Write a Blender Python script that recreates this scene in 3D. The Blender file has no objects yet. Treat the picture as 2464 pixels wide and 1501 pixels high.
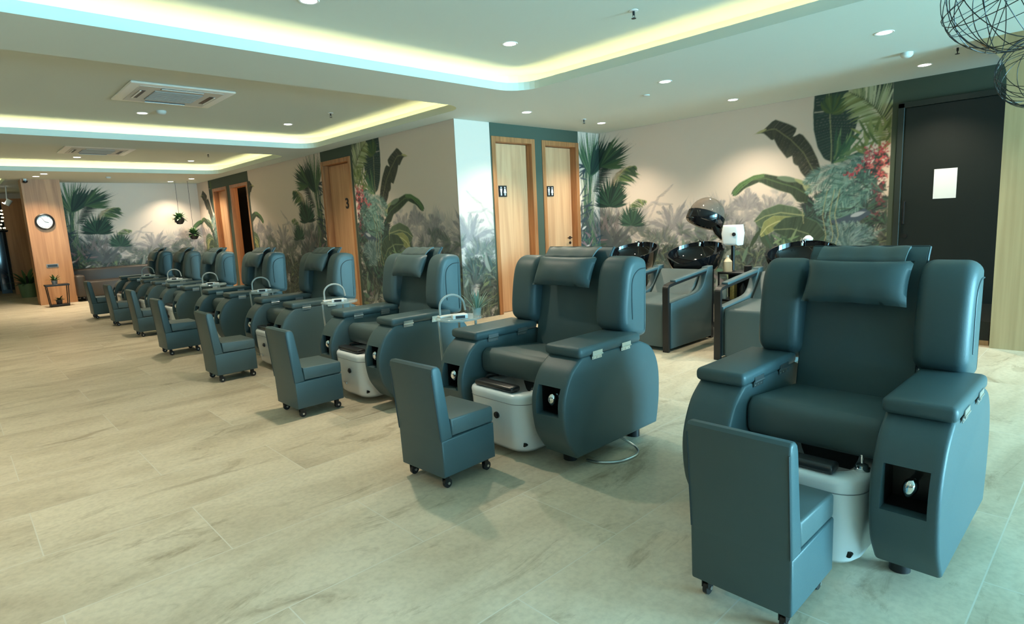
import bpy, bmesh, math, random
import numpy as np
from mathutils import Vector, Matrix
from mathutils.geometry import tessellate_polygon

# ------------------------------------------------------------------ camera, world, daylight, exposure
S = bpy.context.scene
C = S.collection
PI = math.pi
S.view_settings.view_transform = 'Standard'
S.view_settings.look = 'None'
S.view_settings.gamma = 1
S.view_settings.exposure = 1.12
S.view_settings.use_curve_mapping = False

F_PX, PITCH, ROLL, YAW = 1428.7, .1514, -.0471, .7558
_f = Vector((math.sin(YAW)*math.cos(PITCH), math.cos(YAW)*math.cos(PITCH), -math.sin(PITCH)))
_r = Vector((math.cos(YAW), -math.sin(YAW), 0)); _u = _r.cross(_f)
_r2 = _r*math.cos(ROLL)+_u*math.sin(ROLL); _u2 = -_r*math.sin(ROLL)+_u*math.cos(ROLL)
cd = bpy.data.cameras.new('camera'); cam = bpy.data.objects.new('camera', cd); C.objects.link(cam)
cam.matrix_world = Matrix(((_r2.x, _u2.x, -_f.x, 0), (_r2.y, _u2.y, -_f.y, 0), (_r2.z, _u2.z, -_f.z, 1.3), (0, 0, 0, 1)))
cd.sensor_width = 36; cd.sensor_fit = 'HORIZONTAL'; cd.lens = F_PX/2464*36; cd.clip_start = .05
S.camera = cam

world = bpy.data.worlds.new('World'); S.world = world; world.use_nodes = True
bg = world.node_tree.nodes['Background']
bg.inputs[0].default_value = (.42, .78, 1, 1); bg.inputs[1].default_value = 1.2

DAY = (.36, .82, 1.0)
def area(name, loc, rot, sx, sy, watts, col):
    l = bpy.data.lights.new(name, 'AREA'); l.shape = 'RECTANGLE'; l.size = sx; l.size_y = sy; l.energy = watts; l.color = col
    o = bpy.data.objects.new(name, l); o.location = loc; o.rotation_euler = rot; C.objects.link(o); return o
# daylight pouring through the street windows behind the camera (each lamp stands outside its pane)
for i, (x, wt_) in enumerate(((-2.4, 12), (.2, 60), (2.8, 260), (5.4, 820))):
    area('daylight_%d' % i, (x, -6.85, 1.35), (PI/2, 0, 0), 2.3, 2.2, wt_, DAY)
SPOT_W, SPOT_COL = 66, (1, .86, .64)
LED_E, LED_COL = 10.0, (1, .84, .42, 1)
AMB_W = 0

ZC, ZU = 2.63, 2.83            # lower and upper ceiling heights
WL, WT, WR, WF = 4.94, 6.16, 7.90, 16.80   # planes: door wall x, restroom wall y, mural wall x, far wall y

# ------------------------------------------------------------------ materials
def mat(name, col, rough=.5, metal=0., bump=0., bscale=200., spec=.5, coat=0., trans=0., emit=None, es=0., alpha=1., var=0., vscale=6.):
    m = bpy.data.materials.new(name); m.use_nodes = True; nt = m.node_tree; b = nt.nodes['Principled BSDF']
    b.inputs['Base Color'].default_value = (*col, 1); b.inputs['Roughness'].default_value = rough; b.inputs['Metallic'].default_value = metal
    b.inputs['Specular IOR Level'].default_value = spec; b.inputs['Coat Weight'].default_value = coat
    b.inputs['Transmission Weight'].default_value = trans; b.inputs['Alpha'].default_value = alpha
    if emit: b.inputs['Emission Color'].default_value = (*emit, 1); b.inputs['Emission Strength'].default_value = es
    tc = nt.nodes.new('ShaderNodeTexCoord')
    if bump:
        n = nt.nodes.new('ShaderNodeTexNoise'); n.inputs['Scale'].default_value = bscale; n.inputs['Detail'].default_value = 3
        bp = nt.nodes.new('ShaderNodeBump'); bp.inputs['Strength'].default_value = bump; bp.inputs['Distance'].default_value = .002
        nt.links.new(tc.outputs['Object'], n.inputs['Vector']); nt.links.new(n.outputs['Fac'], bp.inputs['Height']); nt.links.new(bp.outputs['Normal'], b.inputs['Normal'])
    if var:
        n = nt.nodes.new('ShaderNodeTexNoise'); n.inputs['Scale'].default_value = vscale; n.inputs['Detail'].default_value = 4
        r = nt.nodes.new('ShaderNodeMix'); r.data_type = 'RGBA'
        r.inputs[6].default_value = (*[c*(1-var) for c in col], 1); r.inputs[7].default_value = (*[min(1, c*(1+var)) for c in col], 1)
        nt.links.new(tc.outputs['Object'], n.inputs['Vector']); nt.links.new(n.outputs['Fac'], r.inputs[0]); nt.links.new(r.outputs[2], b.inputs['Base Color'])
    return m
def wood(name, c1, c2, scale=1., rough=.45, knots=.5):
    m = bpy.data.materials.new(name); m.use_nodes = True; nt = m.node_tree; b = nt.nodes['Principled BSDF']; b.inputs['Roughness'].default_value = rough
    tc = nt.nodes.new('ShaderNodeTexCoord'); mp = nt.nodes.new('ShaderNodeMapping'); mp.inputs['Scale'].default_value = (9*scale, 9*scale, .55*scale)
    n = nt.nodes.new('ShaderNodeTexNoise'); n.inputs['Scale'].default_value = 1.6; n.inputs['Detail'].default_value = 7; n.inputs['Distortion'].default_value = .8
    mp2 = nt.nodes.new('ShaderNodeMapping'); mp2.inputs['Scale'].default_value = (70*scale, 70*scale, 1.2*scale)
    n2 = nt.nodes.new('ShaderNodeTexNoise'); n2.inputs['Scale'].default_value = 1.; n2.inputs['Detail'].default_value = 3
    ad = nt.nodes.new('ShaderNodeMath'); ad.operation = 'MULTIPLY_ADD'; ad.inputs[1].default_value = .35
    cr = nt.nodes.new('ShaderNodeValToRGB'); cr.color_ramp.elements[0].position = .42; cr.color_ramp.elements[1].position = .82
    cr.color_ramp.elements[0].color = (*c1, 1); cr.color_ramp.elements[1].color = (*c2, 1)
    L = nt.links.new
    L(tc.outputs['Object'], mp.inputs[0]); L(tc.outputs['Object'], mp2.inputs[0]); L(mp.outputs[0], n.inputs['Vector']); L(mp2.outputs[0], n2.inputs['Vector'])
    L(n2.outputs['Fac'], ad.inputs[0]); L(n.outputs['Fac'], ad.inputs[2]); L(ad.outputs[0], cr.inputs[0]); L(cr.outputs[0], b.inputs['Base Color'])
    return m
LEA = mat('teal_leather', (.055, .094, .103), .42, bump=.25, bscale=420, spec=.4, var=.05, vscale=5)
LEA2 = mat('grey_teal_leather', (.072, .105, .108), .45, bump=.25, bscale=420, spec=.4)
PIP = mat('piping', (.02, .04, .048), .5)
TBL = mat('pale_grey_plastic', (.34, .38, .37), .35)
DET = mat('ceiling_white_plastic', (.55, .57, .54), .6)
BLK = mat('black_plastic', (.012, .012, .014), .4)
BLKM = mat('black_metal', (.018, .017, .017), .38, metal=.3)
BLKV = mat('black_vinyl', (.02, .019, .02), .28, bump=.1)
CHR = mat('chrome', (.85, .86, .88), .08, metal=1)
WHT = mat('white_acrylic', (.80, .83, .84), .22, spec=.6)
WPL = mat('white_plastic', (.78, .80, .80), .4)
CEIL = mat('ceiling_paint', (.58, .645, .60), .85, bump=.03, bscale=60)
PLAS = mat('plaster', (.56, .53, .49), .85)
GRN = mat('green_paint', (.05, .074, .052), .7)
DGRN = mat('black_green_door', (.010, .014, .013), .42, spec=.35, var=.1)
DGRF = mat('dark_green_frame', (.014, .022, .018), .5)
GLOSS = mat('black_ceramic', (.006, .006, .007), .06, spec=.45)
FRAME = wood('door_frame_wood', (.25, .095, .033), (.45, .19, .07), 1.3, .42)
LEAF = wood('door_leaf_wood', (.50, .26, .13), (.66, .385, .21), .8, .5)
PILW = wood('pillar_wood', (.34, .145, .055), (.54, .27, .12), .7, .5)
COLW = wood('column_wood', (.29, .185, .085), (.43, .30, .155), .6, .5)
SILV = mat('satin_steel', (.62, .64, .65), .3, metal=1)
GREYP = mat('grey_plate', (.22, .23, .24), .5)
PAPER = mat('paper', (.72, .76, .77), .7)
BROWN = mat('brown_leather', (.045, .035, .028), .5)
LEAFG = mat('leaf_green', (.055, .13, .035), .5, var=.3, vscale=14)
LEAFD = mat('leaf_dark', (.03, .075, .025), .5, var=.3, vscale=14)
POTG = mat('pot_green', (.16, .23, .11), .45)
SOIL = mat('soil', (.03, .02, .012), .9)
LAMPE = mat('lamp_glow', (1, 1, 1), .5, emit=(1, .93, .82), es=9)
LEDM = mat('led_glow', (1, .9, .7), .5, emit=LED_COL[:3], es=LED_E)
CREAM = mat('cream_plastic', (.72, .60, .42), .4)
GOLD = mat('gold_print', (.45, .32, .10), .4, var=.5, vscale=60)
def glassy(name, col, fac, rough=.02):
    m = bpy.data.materials.new(name); m.use_nodes = True; nt = m.node_tree; nt.nodes.clear()
    o = nt.nodes.new('ShaderNodeOutputMaterial'); mx = nt.nodes.new('ShaderNodeMixShader'); t = nt.nodes.new('ShaderNodeBsdfTransparent'); g = nt.nodes.new('ShaderNodeBsdfGlossy')
    fr = nt.nodes.new('ShaderNodeFresnel'); fr.inputs[0].default_value = 1.5; ad = nt.nodes.new('ShaderNodeMath'); ad.inputs[1].default_value = fac; ad.use_clamp = True
    t.inputs[0].default_value = (*col, 1); g.inputs['Roughness'].default_value = rough
    L = nt.links.new; L(fr.outputs[0], ad.inputs[0]); L(ad.outputs[0], mx.inputs[0]); L(t.outputs[0], mx.inputs[1]); L(g.outputs[0], mx.inputs[2]); L(mx.outputs[0], o.inputs[0])
    return m
PANE = glassy('window_glass', (.97, .99, 1), .0)
ACRY = mat('clear_acrylic', (.50, .62, .62), .08, alpha=.42)
SMOKE = mat('smoked_plastic', (.17, .125, .095), .06, alpha=.62, spec=.7)
def floor_mat():
    m = bpy.data.materials.new('stone_tile_floor'); m.use_nodes = True; nt = m.node_tree; b = nt.nodes['Principled BSDF']; L = nt.links.new
    tc = nt.nodes.new('ShaderNodeTexCoord')
    br = nt.nodes.new('ShaderNodeTexBrick'); br.offset = .5; br.inputs['Scale'].default_value = 1; br.inputs['Brick Width'].default_value = 1.15; br.inputs['Row Height'].default_value = .56
    br.inputs['Mortar Size'].default_value = .0028; br.inputs['Mortar Smooth'].default_value = .3; br.inputs['Bias'].default_value = 0
    br.inputs['Color1'].default_value = (0, 0, 0, 1); br.inputs['Color2'].default_value = (1, 1, 1, 1); br.inputs['Mortar'].default_value = (.5, .5, .5, 1)
    mp = nt.nodes.new('ShaderNodeMapping'); mp.inputs['Location'].default_value = (-.13+1.15*8, -.28+.56*12, 0)
    L(tc.outputs['Object'], mp.inputs[0]); L(mp.outputs[0], br.inputs['Vector'])
    # per-tile shift of the veining
    sh = nt.nodes.new('ShaderNodeVectorMath'); sh.operation = 'MULTIPLY_ADD'; sh.inputs[1].default_value = (7.3, 3.1, 1.7)
    L(br.outputs['Color'], sh.inputs[0]); L(tc.outputs['Object'], sh.inputs[2])
    st = nt.nodes.new('ShaderNodeMapping'); st.inputs['Scale'].default_value = (.9, 2.4, 1); L(sh.outputs[0], st.inputs[0])
    n1 = nt.nodes.new('ShaderNodeTexNoise'); n1.inputs['Scale'].default_value = 1.25; n1.inputs['Detail'].default_value = 9; n1.inputs['Roughness'].default_value = .62; n1.inputs['Distortion'].default_value = .5
    L(st.outputs[0], n1.inputs['Vector'])
    cr = nt.nodes.new('ShaderNodeValToRGB'); e = cr.color_ramp.elements
    e[0].position = .30; e[0].color = (.45, .375, .27, 1); e[1].position = .72; e[1].color = (.66, .58, .44, 1)
    x = e.new(.44); x.color = (.55, .47, .345, 1); x = e.new(.56); x.color = (.61, .53, .40, 1)
    L(n1.outputs['Fac'], cr.inputs[0])
    st2 = nt.nodes.new('ShaderNodeMapping'); st2.inputs['Scale'].default_value = (1.5, 4.5, 1); L(sh.outputs[0], st2.inputs[0])
    n2 = nt.nodes.new('ShaderNodeTexNoise'); n2.inputs['Scale'].default_value = 1.; n2.inputs['Detail'].default_value = 10; n2.inputs['Roughness'].default_value = .7; n2.inputs['Distortion'].default_value = 1.2
    L(st2.outputs[0], n2.inputs['Vector'])
    c2 = nt.nodes.new('ShaderNodeValToRGB'); e = c2.color_ramp.elements; e[0].position = .33; e[0].color = (.56, .52, .47, 1); e[1].position = .45; e[1].color = (1, 1, 1, 1)
    L(n2.outputs['Fac'], c2.inputs[0])
    n3 = nt.nodes.new('ShaderNodeTexNoise'); n3.inputs['Scale'].default_value = 45; n3.inputs['Detail'].default_value = 6; L(sh.outputs[0], n3.inputs['Vector'])
    c3 = nt.nodes.new('ShaderNodeValToRGB'); e = c3.color_ramp.elements; e[0].position = .3; e[0].color = (.86, .86, .86, 1); e[1].position = .6; e[1].color = (1, 1, 1, 1); L(n3.outputs['Fac'], c3.inputs[0])
    m1 = nt.nodes.new('ShaderNodeMix'); m1.data_type = 'RGBA'; m1.blend_type = 'MULTIPLY'; m1.inputs[0].default_value = .8; L(cr.outputs[0], m1.inputs[6]); L(c2.outputs[0], m1.inputs[7])
    m2 = nt.nodes.new('ShaderNodeMix'); m2.data_type = 'RGBA'; m2.blend_type = 'MULTIPLY'; m2.inputs[0].default_value = 1; L(m1.outputs[2], m2.inputs[6]); L(c3.outputs[0], m2.inputs[7])
    m3 = nt.nodes.new('ShaderNodeMix'); m3.data_type = 'RGBA'; L(br.outputs['Fac'], m3.inputs[0]); L(m2.outputs[2], m3.inputs[6]); m3.inputs[7].default_value = (.60, .56, .47, 1)
    L(m3.outputs[2], b.inputs['Base Color']); b.inputs['Roughness'].default_value = .42; b.inputs['Specular IOR Level'].default_value = .35
    return m
FLOOR = floor_mat()
MUR = bpy.data.materials.new('jungle_wallpaper'); MUR.use_nodes = True
_a = MUR.node_tree.nodes.new('ShaderNodeVertexColor'); _a.layer_name = 'print'
MUR.node_tree.links.new(_a.outputs[0], MUR.node_tree.nodes['Principled BSDF'].inputs['Base Color']); MUR.node_tree.nodes['Principled BSDF'].inputs['Roughness'].default_value = .75

# ------------------------------------------------------------------ mesh helpers
class MB:
    def __init__(s): s.bm = bmesh.new()
    def add(s, verts, faces, M=None):
        v = [s.bm.verts.new(M @ Vector(p) if M else p) for p in verts]; fs = []
        for f in faces:
            try: fs.append(s.bm.faces.new([v[i] for i in f]))
            except ValueError: pass
        return v, fs
    def box(s, c, d, r=0., seg=3, M=None, ex=None):
        x, y, z = d[0]/2, d[1]/2, d[2]/2
        vs = [(c[0]+a*x, c[1]+b*y, c[2]+e*z) for a in (-1, 1) for b in (-1, 1) for e in (-1, 1)]
        v, f = s.add(vs, [(0, 1, 3, 2), (4, 6, 7, 5), (0, 4, 5, 1), (2, 3, 7, 6), (0, 2, 6, 4), (1, 5, 7, 3)], M)
        if r: bmesh.ops.bevel(s.bm, geom=list({e for q in f for e in q.edges}), offset=r, segments=seg, affect='EDGES', profile=.5)
        return s
    def prism(s, prof, y0, y1, r=0., seg=3, M=None, ax='y'):
        n = len(prof)
        P = (lambda a, b, y: (a, y, b)) if ax == 'y' else ((lambda a, b, y: (y, a, b)) if ax == 'x' else (lambda a, b, y: (a, b, y)))
        vs = [P(a, b, y0) for a, b in prof]+[P(a, b, y1) for a, b in prof]
        v, f = s.add(vs, [tuple(range(n))[::-1], tuple(range(n, 2*n))]+[(i, (i+1) % n, n+(i+1) % n, n+i) for i in range(n)], M)
        bmesh.ops.recalc_face_normals(s.bm, faces=f)
        if r:
            ed = [e for q in f[:2] for e in q.edges]
            bmesh.ops.bevel(s.bm, geom=ed, offset=r, segments=seg, affect='EDGES', profile=.5)
        return s
    def tube(s, pts, r, n=8, M=None, cap=True, closed=False):
        pts = [Vector(p) for p in pts]; m = len(pts); rr = r if isinstance(r, (list, tuple)) else [r]*m
        rings = []; up = None
        for i, p in enumerate(pts):
            a = pts[(i-1) % m] if (closed or i) else p; b = pts[(i+1) % m] if (closed or i < m-1) else p
            t = (b-a).normalized()
            if up is None: up = Vector((0, 0, 1)) if abs(t.z) < .9 else Vector((1, 0, 0))
            x = t.cross(up).normalized(); up = x.cross(t).normalized()
            rings.append([p+(x*math.cos(2*PI*k/n)+up*math.sin(2*PI*k/n))*rr[i] for k in range(n)])
        vs = [q for R in rings for q in R]; fs = []
        for i in range(m if closed else m-1):
            j = (i+1) % m
            for k in range(n): fs.append((i*n+k, i*n+(k+1) % n, j*n+(k+1) % n, j*n+k))
        if cap and not closed: fs += [tuple(range(n))[::-1], tuple(range((m-1)*n, m*n))]
        v, f = s.add(vs, fs, M); bmesh.ops.recalc_face_normals(s.bm, faces=f); return s
    def lathe(s, prof, c=(0, 0, 0), n=24, M=None, sx=1., sy=1., cap=True):
        vs, fs = [], []
        for r, z in prof:
            for k in range(n): a = 2*PI*k/n; vs.append((c[0]+r*sx*math.cos(a), c[1]+r*sy*math.sin(a), c[2]+z))
        for i in range(len(prof)-1):
            for k in range(n): fs.append((i*n+k, i*n+(k+1) % n, (i+1)*n+(k+1) % n, (i+1)*n+k))
        if cap and prof[0][0] > 1e-4: fs.append(tuple(range(n))[::-1])
        if cap and prof[-1][0] > 1e-4 and prof[0][0] != .0001: fs.append(tuple(range((len(prof)-1)*n, len(prof)*n)))
        v, f = s.add(vs, fs, M); bmesh.ops.remove_doubles(s.bm, verts=v, dist=1e-6); return s
    def cyl(s, c, r, h, n=20, M=None, ax='z', r2=None):
        r2 = r if r2 is None else r2; A = {'z': Matrix(), 'x': Matrix.Rotation(PI/2, 4, 'Y'), 'y': Matrix.Rotation(-PI/2, 4, 'X')}[ax]
        T = Matrix.Translation(c) @ A; return s.lathe([(r, -h/2), (r2, h/2)], n=n, M=(M @ T) if M else T)
    def grid(s, fn, nu, nv, M=None, wrapu=False):
        vs = [fn(i/nu, j/nv) for j in range(nv+1) for i in range(nu if wrapu else nu+1)]; w = nu if wrapu else nu+1
        fs = [(j*w+i, j*w+(i+1) % w, (j+1)*w+(i+1) % w, (j+1)*w+i) for j in range(nv) for i in range(nu)]
        v, f = s.add(vs, fs, M); return s
    def build(s, name, m, parent=None, smooth=True, loc=None, rot=None, label=None, angle=38):
        me = bpy.data.meshes.new(name); s.bm.to_mesh(me); s.bm.free(); me.materials.append(m)
        if smooth:
            me.polygons.foreach_set('use_smooth', [True]*len(me.polygons)); me.set_sharp_from_angle(angle=math.radians(angle))
        o = bpy.data.objects.new(name, me); C.objects.link(o)
        if parent: o.parent = parent
        if loc: o.location = loc
        if rot: o.rotation_euler = rot
        if label: o['label'] = label
        return o
def tag(o, label, cat, group=None):
    o['label'] = label; o['category'] = cat
    if group: o['group'] = group
    return o
def thing(name, label, cat, loc=(0, 0, 0), rz=0., group=None):
    o = bpy.data.objects.new(name, None); o.empty_display_size = .1; C.objects.link(o); o.location = loc; o.rotation_euler = (0, 0, rz); return tag(o, label, cat, group)
def struct(name, mb, m, parent=None, smooth=False):
    o = mb.build(name, m, parent, smooth)
    if parent is None: o['kind'] = 'structure'
    return o
def copy_tree(o, parent=None):
    c = o.copy(); C.objects.link(c)
    if parent: c.parent = parent; c.matrix_parent_inverse = o.matrix_parent_inverse.copy()
    for ch in list(o.children): copy_tree(ch, c)
    return c
def cm(pts, sub=4, closed=False):
    out = []; n = len(pts); rng = range(n if closed else n-1)
    for i in rng:
        p = [pts[(i+k-1) % n] if closed else pts[min(max(i+k-1, 0), n-1)] for k in range(4)]
        for j in range(sub):
            t = j/sub; out.append(tuple(.5*((2*p[1][d])+(-p[0][d]+p[2][d])*t+(2*p[0][d]-5*p[1][d]+4*p[2][d]-p[3][d])*t*t+(-p[0][d]+3*p[1][d]-3*p[2][d]+p[3][d])*t**3) for d in range(len(p[0]))))
    if not closed: out.append(tuple(pts[-1]))
    return out

# ---- the jungle wallpaper: one pattern (t along the wall 0..4.66 m, v height 0..2.63 m), painted into colour data
def paint_wallpaper():
    rnd = random.Random(11)
    PX = 0.0045
    W, Hh = int(4.66/PX), int(2.63/PX)
    tt, vv = np.meshgrid((np.arange(W)+.5)*PX, (np.arange(Hh)+.5)*PX)
    img = np.zeros((Hh, W, 3), np.float32)
    def srgb(c):
        c = np.array(c, float)/255.
        return np.where(c <= .04045, c/12.92, ((c+.055)/1.055)**2.4)
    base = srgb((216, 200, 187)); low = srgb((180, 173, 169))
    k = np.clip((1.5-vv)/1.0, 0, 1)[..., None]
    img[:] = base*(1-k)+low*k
    def poly(pts, col, a=1.0):
        p = np.array(pts, float)/PX
        x0, y0 = np.floor(p.min(0)).astype(int)-1; x1, y1 = np.ceil(p.max(0)).astype(int)+1
        x0 = max(x0, 0); y0 = max(y0, 0); x1 = min(x1, W); y1 = min(y1, Hh)
        if x1 <= x0 or y1 <= y0: return
        cov = np.zeros((y1-y0, x1-x0), np.float32)
        xs = np.arange(x0, x1)+.5
        for sub in (.25, .75):
            ys = np.arange(y0, y1)+sub
            ins = np.zeros(cov.shape, bool)
            q = np.roll(p, -1, 0)
            for (ax, ay), (bx, by) in zip(p, q):
                if ay == by: continue
                m = (ay > ys) != (by > ys)
                xi = ax+(ys-ay)*(bx-ax)/(by-ay)
                ins ^= m[:, None] & (xs[None, :] < xi[:, None])
            cov += ins*.5
        cov = (cov*a)[..., None]
        r = img[y0:y1, x0:x1]
        r[:] = r*(1-cov)+col*cov
    def blade(x, y, ang, L, w, col, bend=0., a=1., tip=None, n=6):
        l, r = [], []; px, py, an = x, y, ang
        for i in range(n+1):
            f = i/n; ww = w*.5*math.sin(math.pi*min(.999, (f*.86+.12)))
            nx, ny = -math.sin(an), math.cos(an)
            l.append((px+nx*ww, py+ny*ww)); r.append((px-nx*ww, py-ny*ww))
            px += math.cos(an)*L/n; py += math.sin(an)*L/n; an += bend/n
        poly(l+[(px, py)]+r[::-1], col, a)
    def jit(c, s=.18):
        f = 1+rnd.uniform(-s, s); return np.clip(c*f*np.array([1+rnd.uniform(-.06, .06), 1, 1+rnd.uniform(-.06, .06)]), 0, 1)
    def fan(x, y, ang, spread, n, L, w, cols, a=1., droop=.25):
        for i in range(n):
            f = (i+.5)/n-.5
            blade(x, y, ang+f*spread+rnd.uniform(-.04, .04), L*(1-.35*abs(f)**1.5*2)*rnd.uniform(.86, 1.08), w, jit(srgb(rnd.choice(cols))), bend=-droop*f*2+rnd.uniform(-.1, .1), a=a)
    def spine(pts, n):
        p = np.array(pts, float); d = np.r_[0, np.cumsum(np.hypot(*np.diff(p, axis=0).T))]; s = np.linspace(0, d[-1], n)
        return np.c_[np.interp(s, d, p[:, 0]), np.interp(s, d, p[:, 1])]
    def frond(pts, n, L, w, cols, a=1., ang=1.0, bend=.5, stem=None, side=0, sw=.008):
        s = spine(pts, n)
        for i in range(n):
            d = s[min(i+1, n-1)]-s[max(i-1, 0)]; an = math.atan2(d[1], d[0]); f = i/(n-1); ll = L*math.sin(math.pi*(f*.8+.15))**.7
            for sg in ((1, -1) if side == 0 else (side,)):
                blade(s[i][0], s[i][1], an+sg*ang*(1-.35*f), ll*rnd.uniform(.85, 1.1), w, jit(srgb(rnd.choice(cols))), bend=-sg*bend*rnd.uniform(.5, 1.2), a=a)
        if stem is not None:
            for i in range(n-1): seg(s[i], s[i+1], sw, srgb(stem), a)
    def seg(p, q, w, col, a=1.):
        d = np.array(q)-p; l = math.hypot(*d)+1e-6; nx, ny = -d[1]/l*w/2, d[0]/l*w/2
        poly([(p[0]+nx, p[1]+ny), (q[0]+nx, q[1]+ny), (q[0]-nx, q[1]-ny), (p[0]-nx, p[1]-ny)], col, a)
    def line(pts, w, c, a=1.):
        s = spine(pts, 14)
        for i in range(13): seg(s[i], s[i+1], w, srgb(c), a)
    def banana(upper, lower, mid, dark, light, rib):
        # a leaf painted as a fan of shaded cross strips between the midrib and each margin
        n = 26
        m = spine(mid, n); u = spine(upper, n); l = spine(lower, n)
        for e, sh in ((u, 1), (l, -1)):
            for i in range(n-1):
                f = .5+.5*math.sin(i*1.7+sh); g = rnd.uniform(0, .35)
                c0 = srgb(dark)*(1-.3*f)+srgb(light)*(.3*f*g*2)
                poly([m[i], m[i+1], e[i+1], e[i]], c0)
                for j in range(3):
                    t0 = rnd.random(); a0 = m[i]*(1-t0)+m[i+1]*t0; b0 = e[i]*(1-t0)+e[i+1]*t0
                    seg(a0, a0+(b0-a0)*.97, .005, srgb(light)*rnd.uniform(.35, .8), .35)
            for i in range(n-1): seg(e[i], e[i+1], .007, srgb(light)*1.2, .5)
        line(mid, .012, rib)
    # far misty trees
    MI = [(176, 168, 166), (166, 160, 160), (184, 176, 172), (158, 156, 152)]
    for i in range(240):
        t = rnd.uniform(0, 4.66); top = 1.35+.22*math.sin(t*2.3+.6)+.12*math.sin(t*6.1)
        v = rnd.uniform(.1, top)
        fan(t, v, rnd.uniform(.2, 2.9), rnd.uniform(1.2, 3), 9, rnd.uniform(.1, .3), .035, MI, a=.33)
    for (x, y, s) in [(1.86, 1.07, .52), (2.75, .95, .4), (2.6, 1.2, .3), (3.35, 1.15, .42), (.9, 1.0, .5), (2.3, .8, .35), (3.0, 1.32, .28)]:
        for k_ in range(9):
            an = math.pi*(.04+.92*k_/8)+rnd.uniform(-.12, .12); L = s*rnd.uniform(.75, 1.1)
            frond([(x, y), (x+math.cos(an)*L*.6, y+math.sin(an)*L*.62+.02), (x+math.cos(an)*L, y+math.sin(an)*L*.86-.06*abs(math.cos(an)))], 16, .10, .022, [(142, 138, 140), (130, 128, 130), (152, 146, 146)], a=.55, ang=.8)
    for (x0, y0, an, L) in [(1.86, 1.08, 1.1, .48), (1.86, 1.08, .8, .42), (1.85, 1.08, 1.9, .38), (1.88, 1.06, .2, .42), (1.84, 1.06, 2.7, .45)]:
        blade(x0, y0, an, L, .07, srgb((140, 136, 138)), bend=-.3*math.cos(an), a=.75)
    frond([(1.45, 1.25), (1.6, 1.55), (1.86, 1.72)], 26, .13, .018, [(178, 166, 160), (170, 160, 156)], a=.6, ang=.7, side=-1)
    frond([(1.2, 1.25), (1.5, 1.5), (1.85, 1.45)], 26, .14, .018, [(168, 158, 154), (160, 152, 150)], a=.55, ang=.7, side=-1)
    for i in range(26):
        blade(rnd.uniform(2.75, 3.35), rnd.uniform(.8, 1.15), rnd.uniform(1, 2.2), rnd.uniform(.25, .5), .05, srgb(rnd.choice(MI))*.85, bend=rnd.uniform(-.4, .4), a=.4)
    # middle distance
    MD = [(104, 114, 106), (90, 100, 98), (118, 122, 112), (98, 98, 106), (84, 92, 86)]
    for i in range(430):
        t = rnd.uniform(0, 4.66); v = rnd.uniform(.2, 1.08+.12*math.sin(t*3.1)+.2*math.exp(-((t-.7)/.7)**2))
        fan(t, v, rnd.uniform(.1, 3.0), rnd.uniform(.8, 2.6), 8, rnd.uniform(.1, .26), .028, MD, a=.6)
    # dense undergrowth, darker toward the bottom
    DG = [(62, 74, 66), (48, 60, 56), (76, 88, 72), (54, 60, 64), (42, 50, 48), (92, 98, 82), (70, 74, 72), (62, 84, 78), (84, 92, 86)]
    for i in range(520):
        t = rnd.uniform(-.1, 4.76); edge = .70+.45*math.exp(-((t-.3)/.55)**2)+.55*math.exp(-((t-4.5)/.65)**2)
        v = rnd.uniform(-.1, edge)
        if rnd.random() < .6: fan(t, v, rnd.uniform(.2, 2.9), rnd.uniform(.8, 2.8), rnd.randint(6, 12), rnd.uniform(.1, .3), rnd.uniform(.018, .04), DG, a=.9)
        else:
            an = rnd.uniform(.1, 3.0); L = rnd.uniform(.25, .5)
            frond([(t, v), (t+math.cos(an)*L*.6, v+math.sin(an)*L*.6), (t+math.cos(an)*L, v+math.sin(an)*L*.7)], 13, .11, .017, DG, a=.9, stem=(120, 128, 96))
    for i in range(90):   # big pale and yellow-green leaves low down
        t = rnd.uniform(0, 4.6); v = rnd.uniform(.0, .75)
        blade(t, v, rnd.uniform(0, 3.1), rnd.uniform(.12, .3), rnd.uniform(.03, .09), srgb(rnd.choice([(120, 132, 96), (104, 128, 108), (134, 140, 130), (112, 100, 104), (78, 112, 92)])), bend=rnd.uniform(-.8, .8), a=.85)
    # --- palm clump beside the doors
    TK = [(64, 96, 72), (52, 80, 62), (84, 110, 80), (44, 66, 60)]
    for i in range(46):
        x = rnd.uniform(.1, .34); line([(x+rnd.uniform(-.1, .15), 2.05), (x, 1.4), (x+rnd.uniform(-.05, .15), .5)], rnd.uniform(.008, .022), rnd.choice(TK+[(120, 134, 92)]), .85)
    for i in range(34): blade(rnd.uniform(.02, .42), rnd.uniform(.5, 1.6), rnd.uniform(-2.4, -.7), rnd.uniform(.2, .5), .04, jit(srgb(rnd.choice(DG))), a=.9)
    for i in range(24): blade(.0+rnd.uniform(-.02, .08), rnd.uniform(.6, 2.2), rnd.uniform(-.2, 1.2), rnd.uniform(.12, .35), .03, jit(srgb((48, 62, 70))), a=.95)
    for i in range(30):
        an = rnd.uniform(.7, 2.4); blade(.62+rnd.uniform(-.25, .25), .95, an, rnd.uniform(.3, .62), .02, jit(srgb((118, 108, 108))), a=.7, bend=.3*math.cos(an))
    fan(.3, 1.95, 1.45, 2.0, 26, .8, .032, [(70, 98, 68), (96, 120, 84), (58, 84, 64)], droop=.5)
    fan(.3, 1.98, .95, 1.1, 24, .66, .04, [(34, 58, 50), (44, 72, 56), (28, 48, 44)], droop=.4)
    frond([(.35, 1.72), (.5, 2.05), (.62, 2.3), (.72, 2.45)], 30, .32, .026, [(34, 44, 42), (44, 58, 50), (52, 70, 56)], ang=-1.1, bend=.5, side=1)
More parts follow.
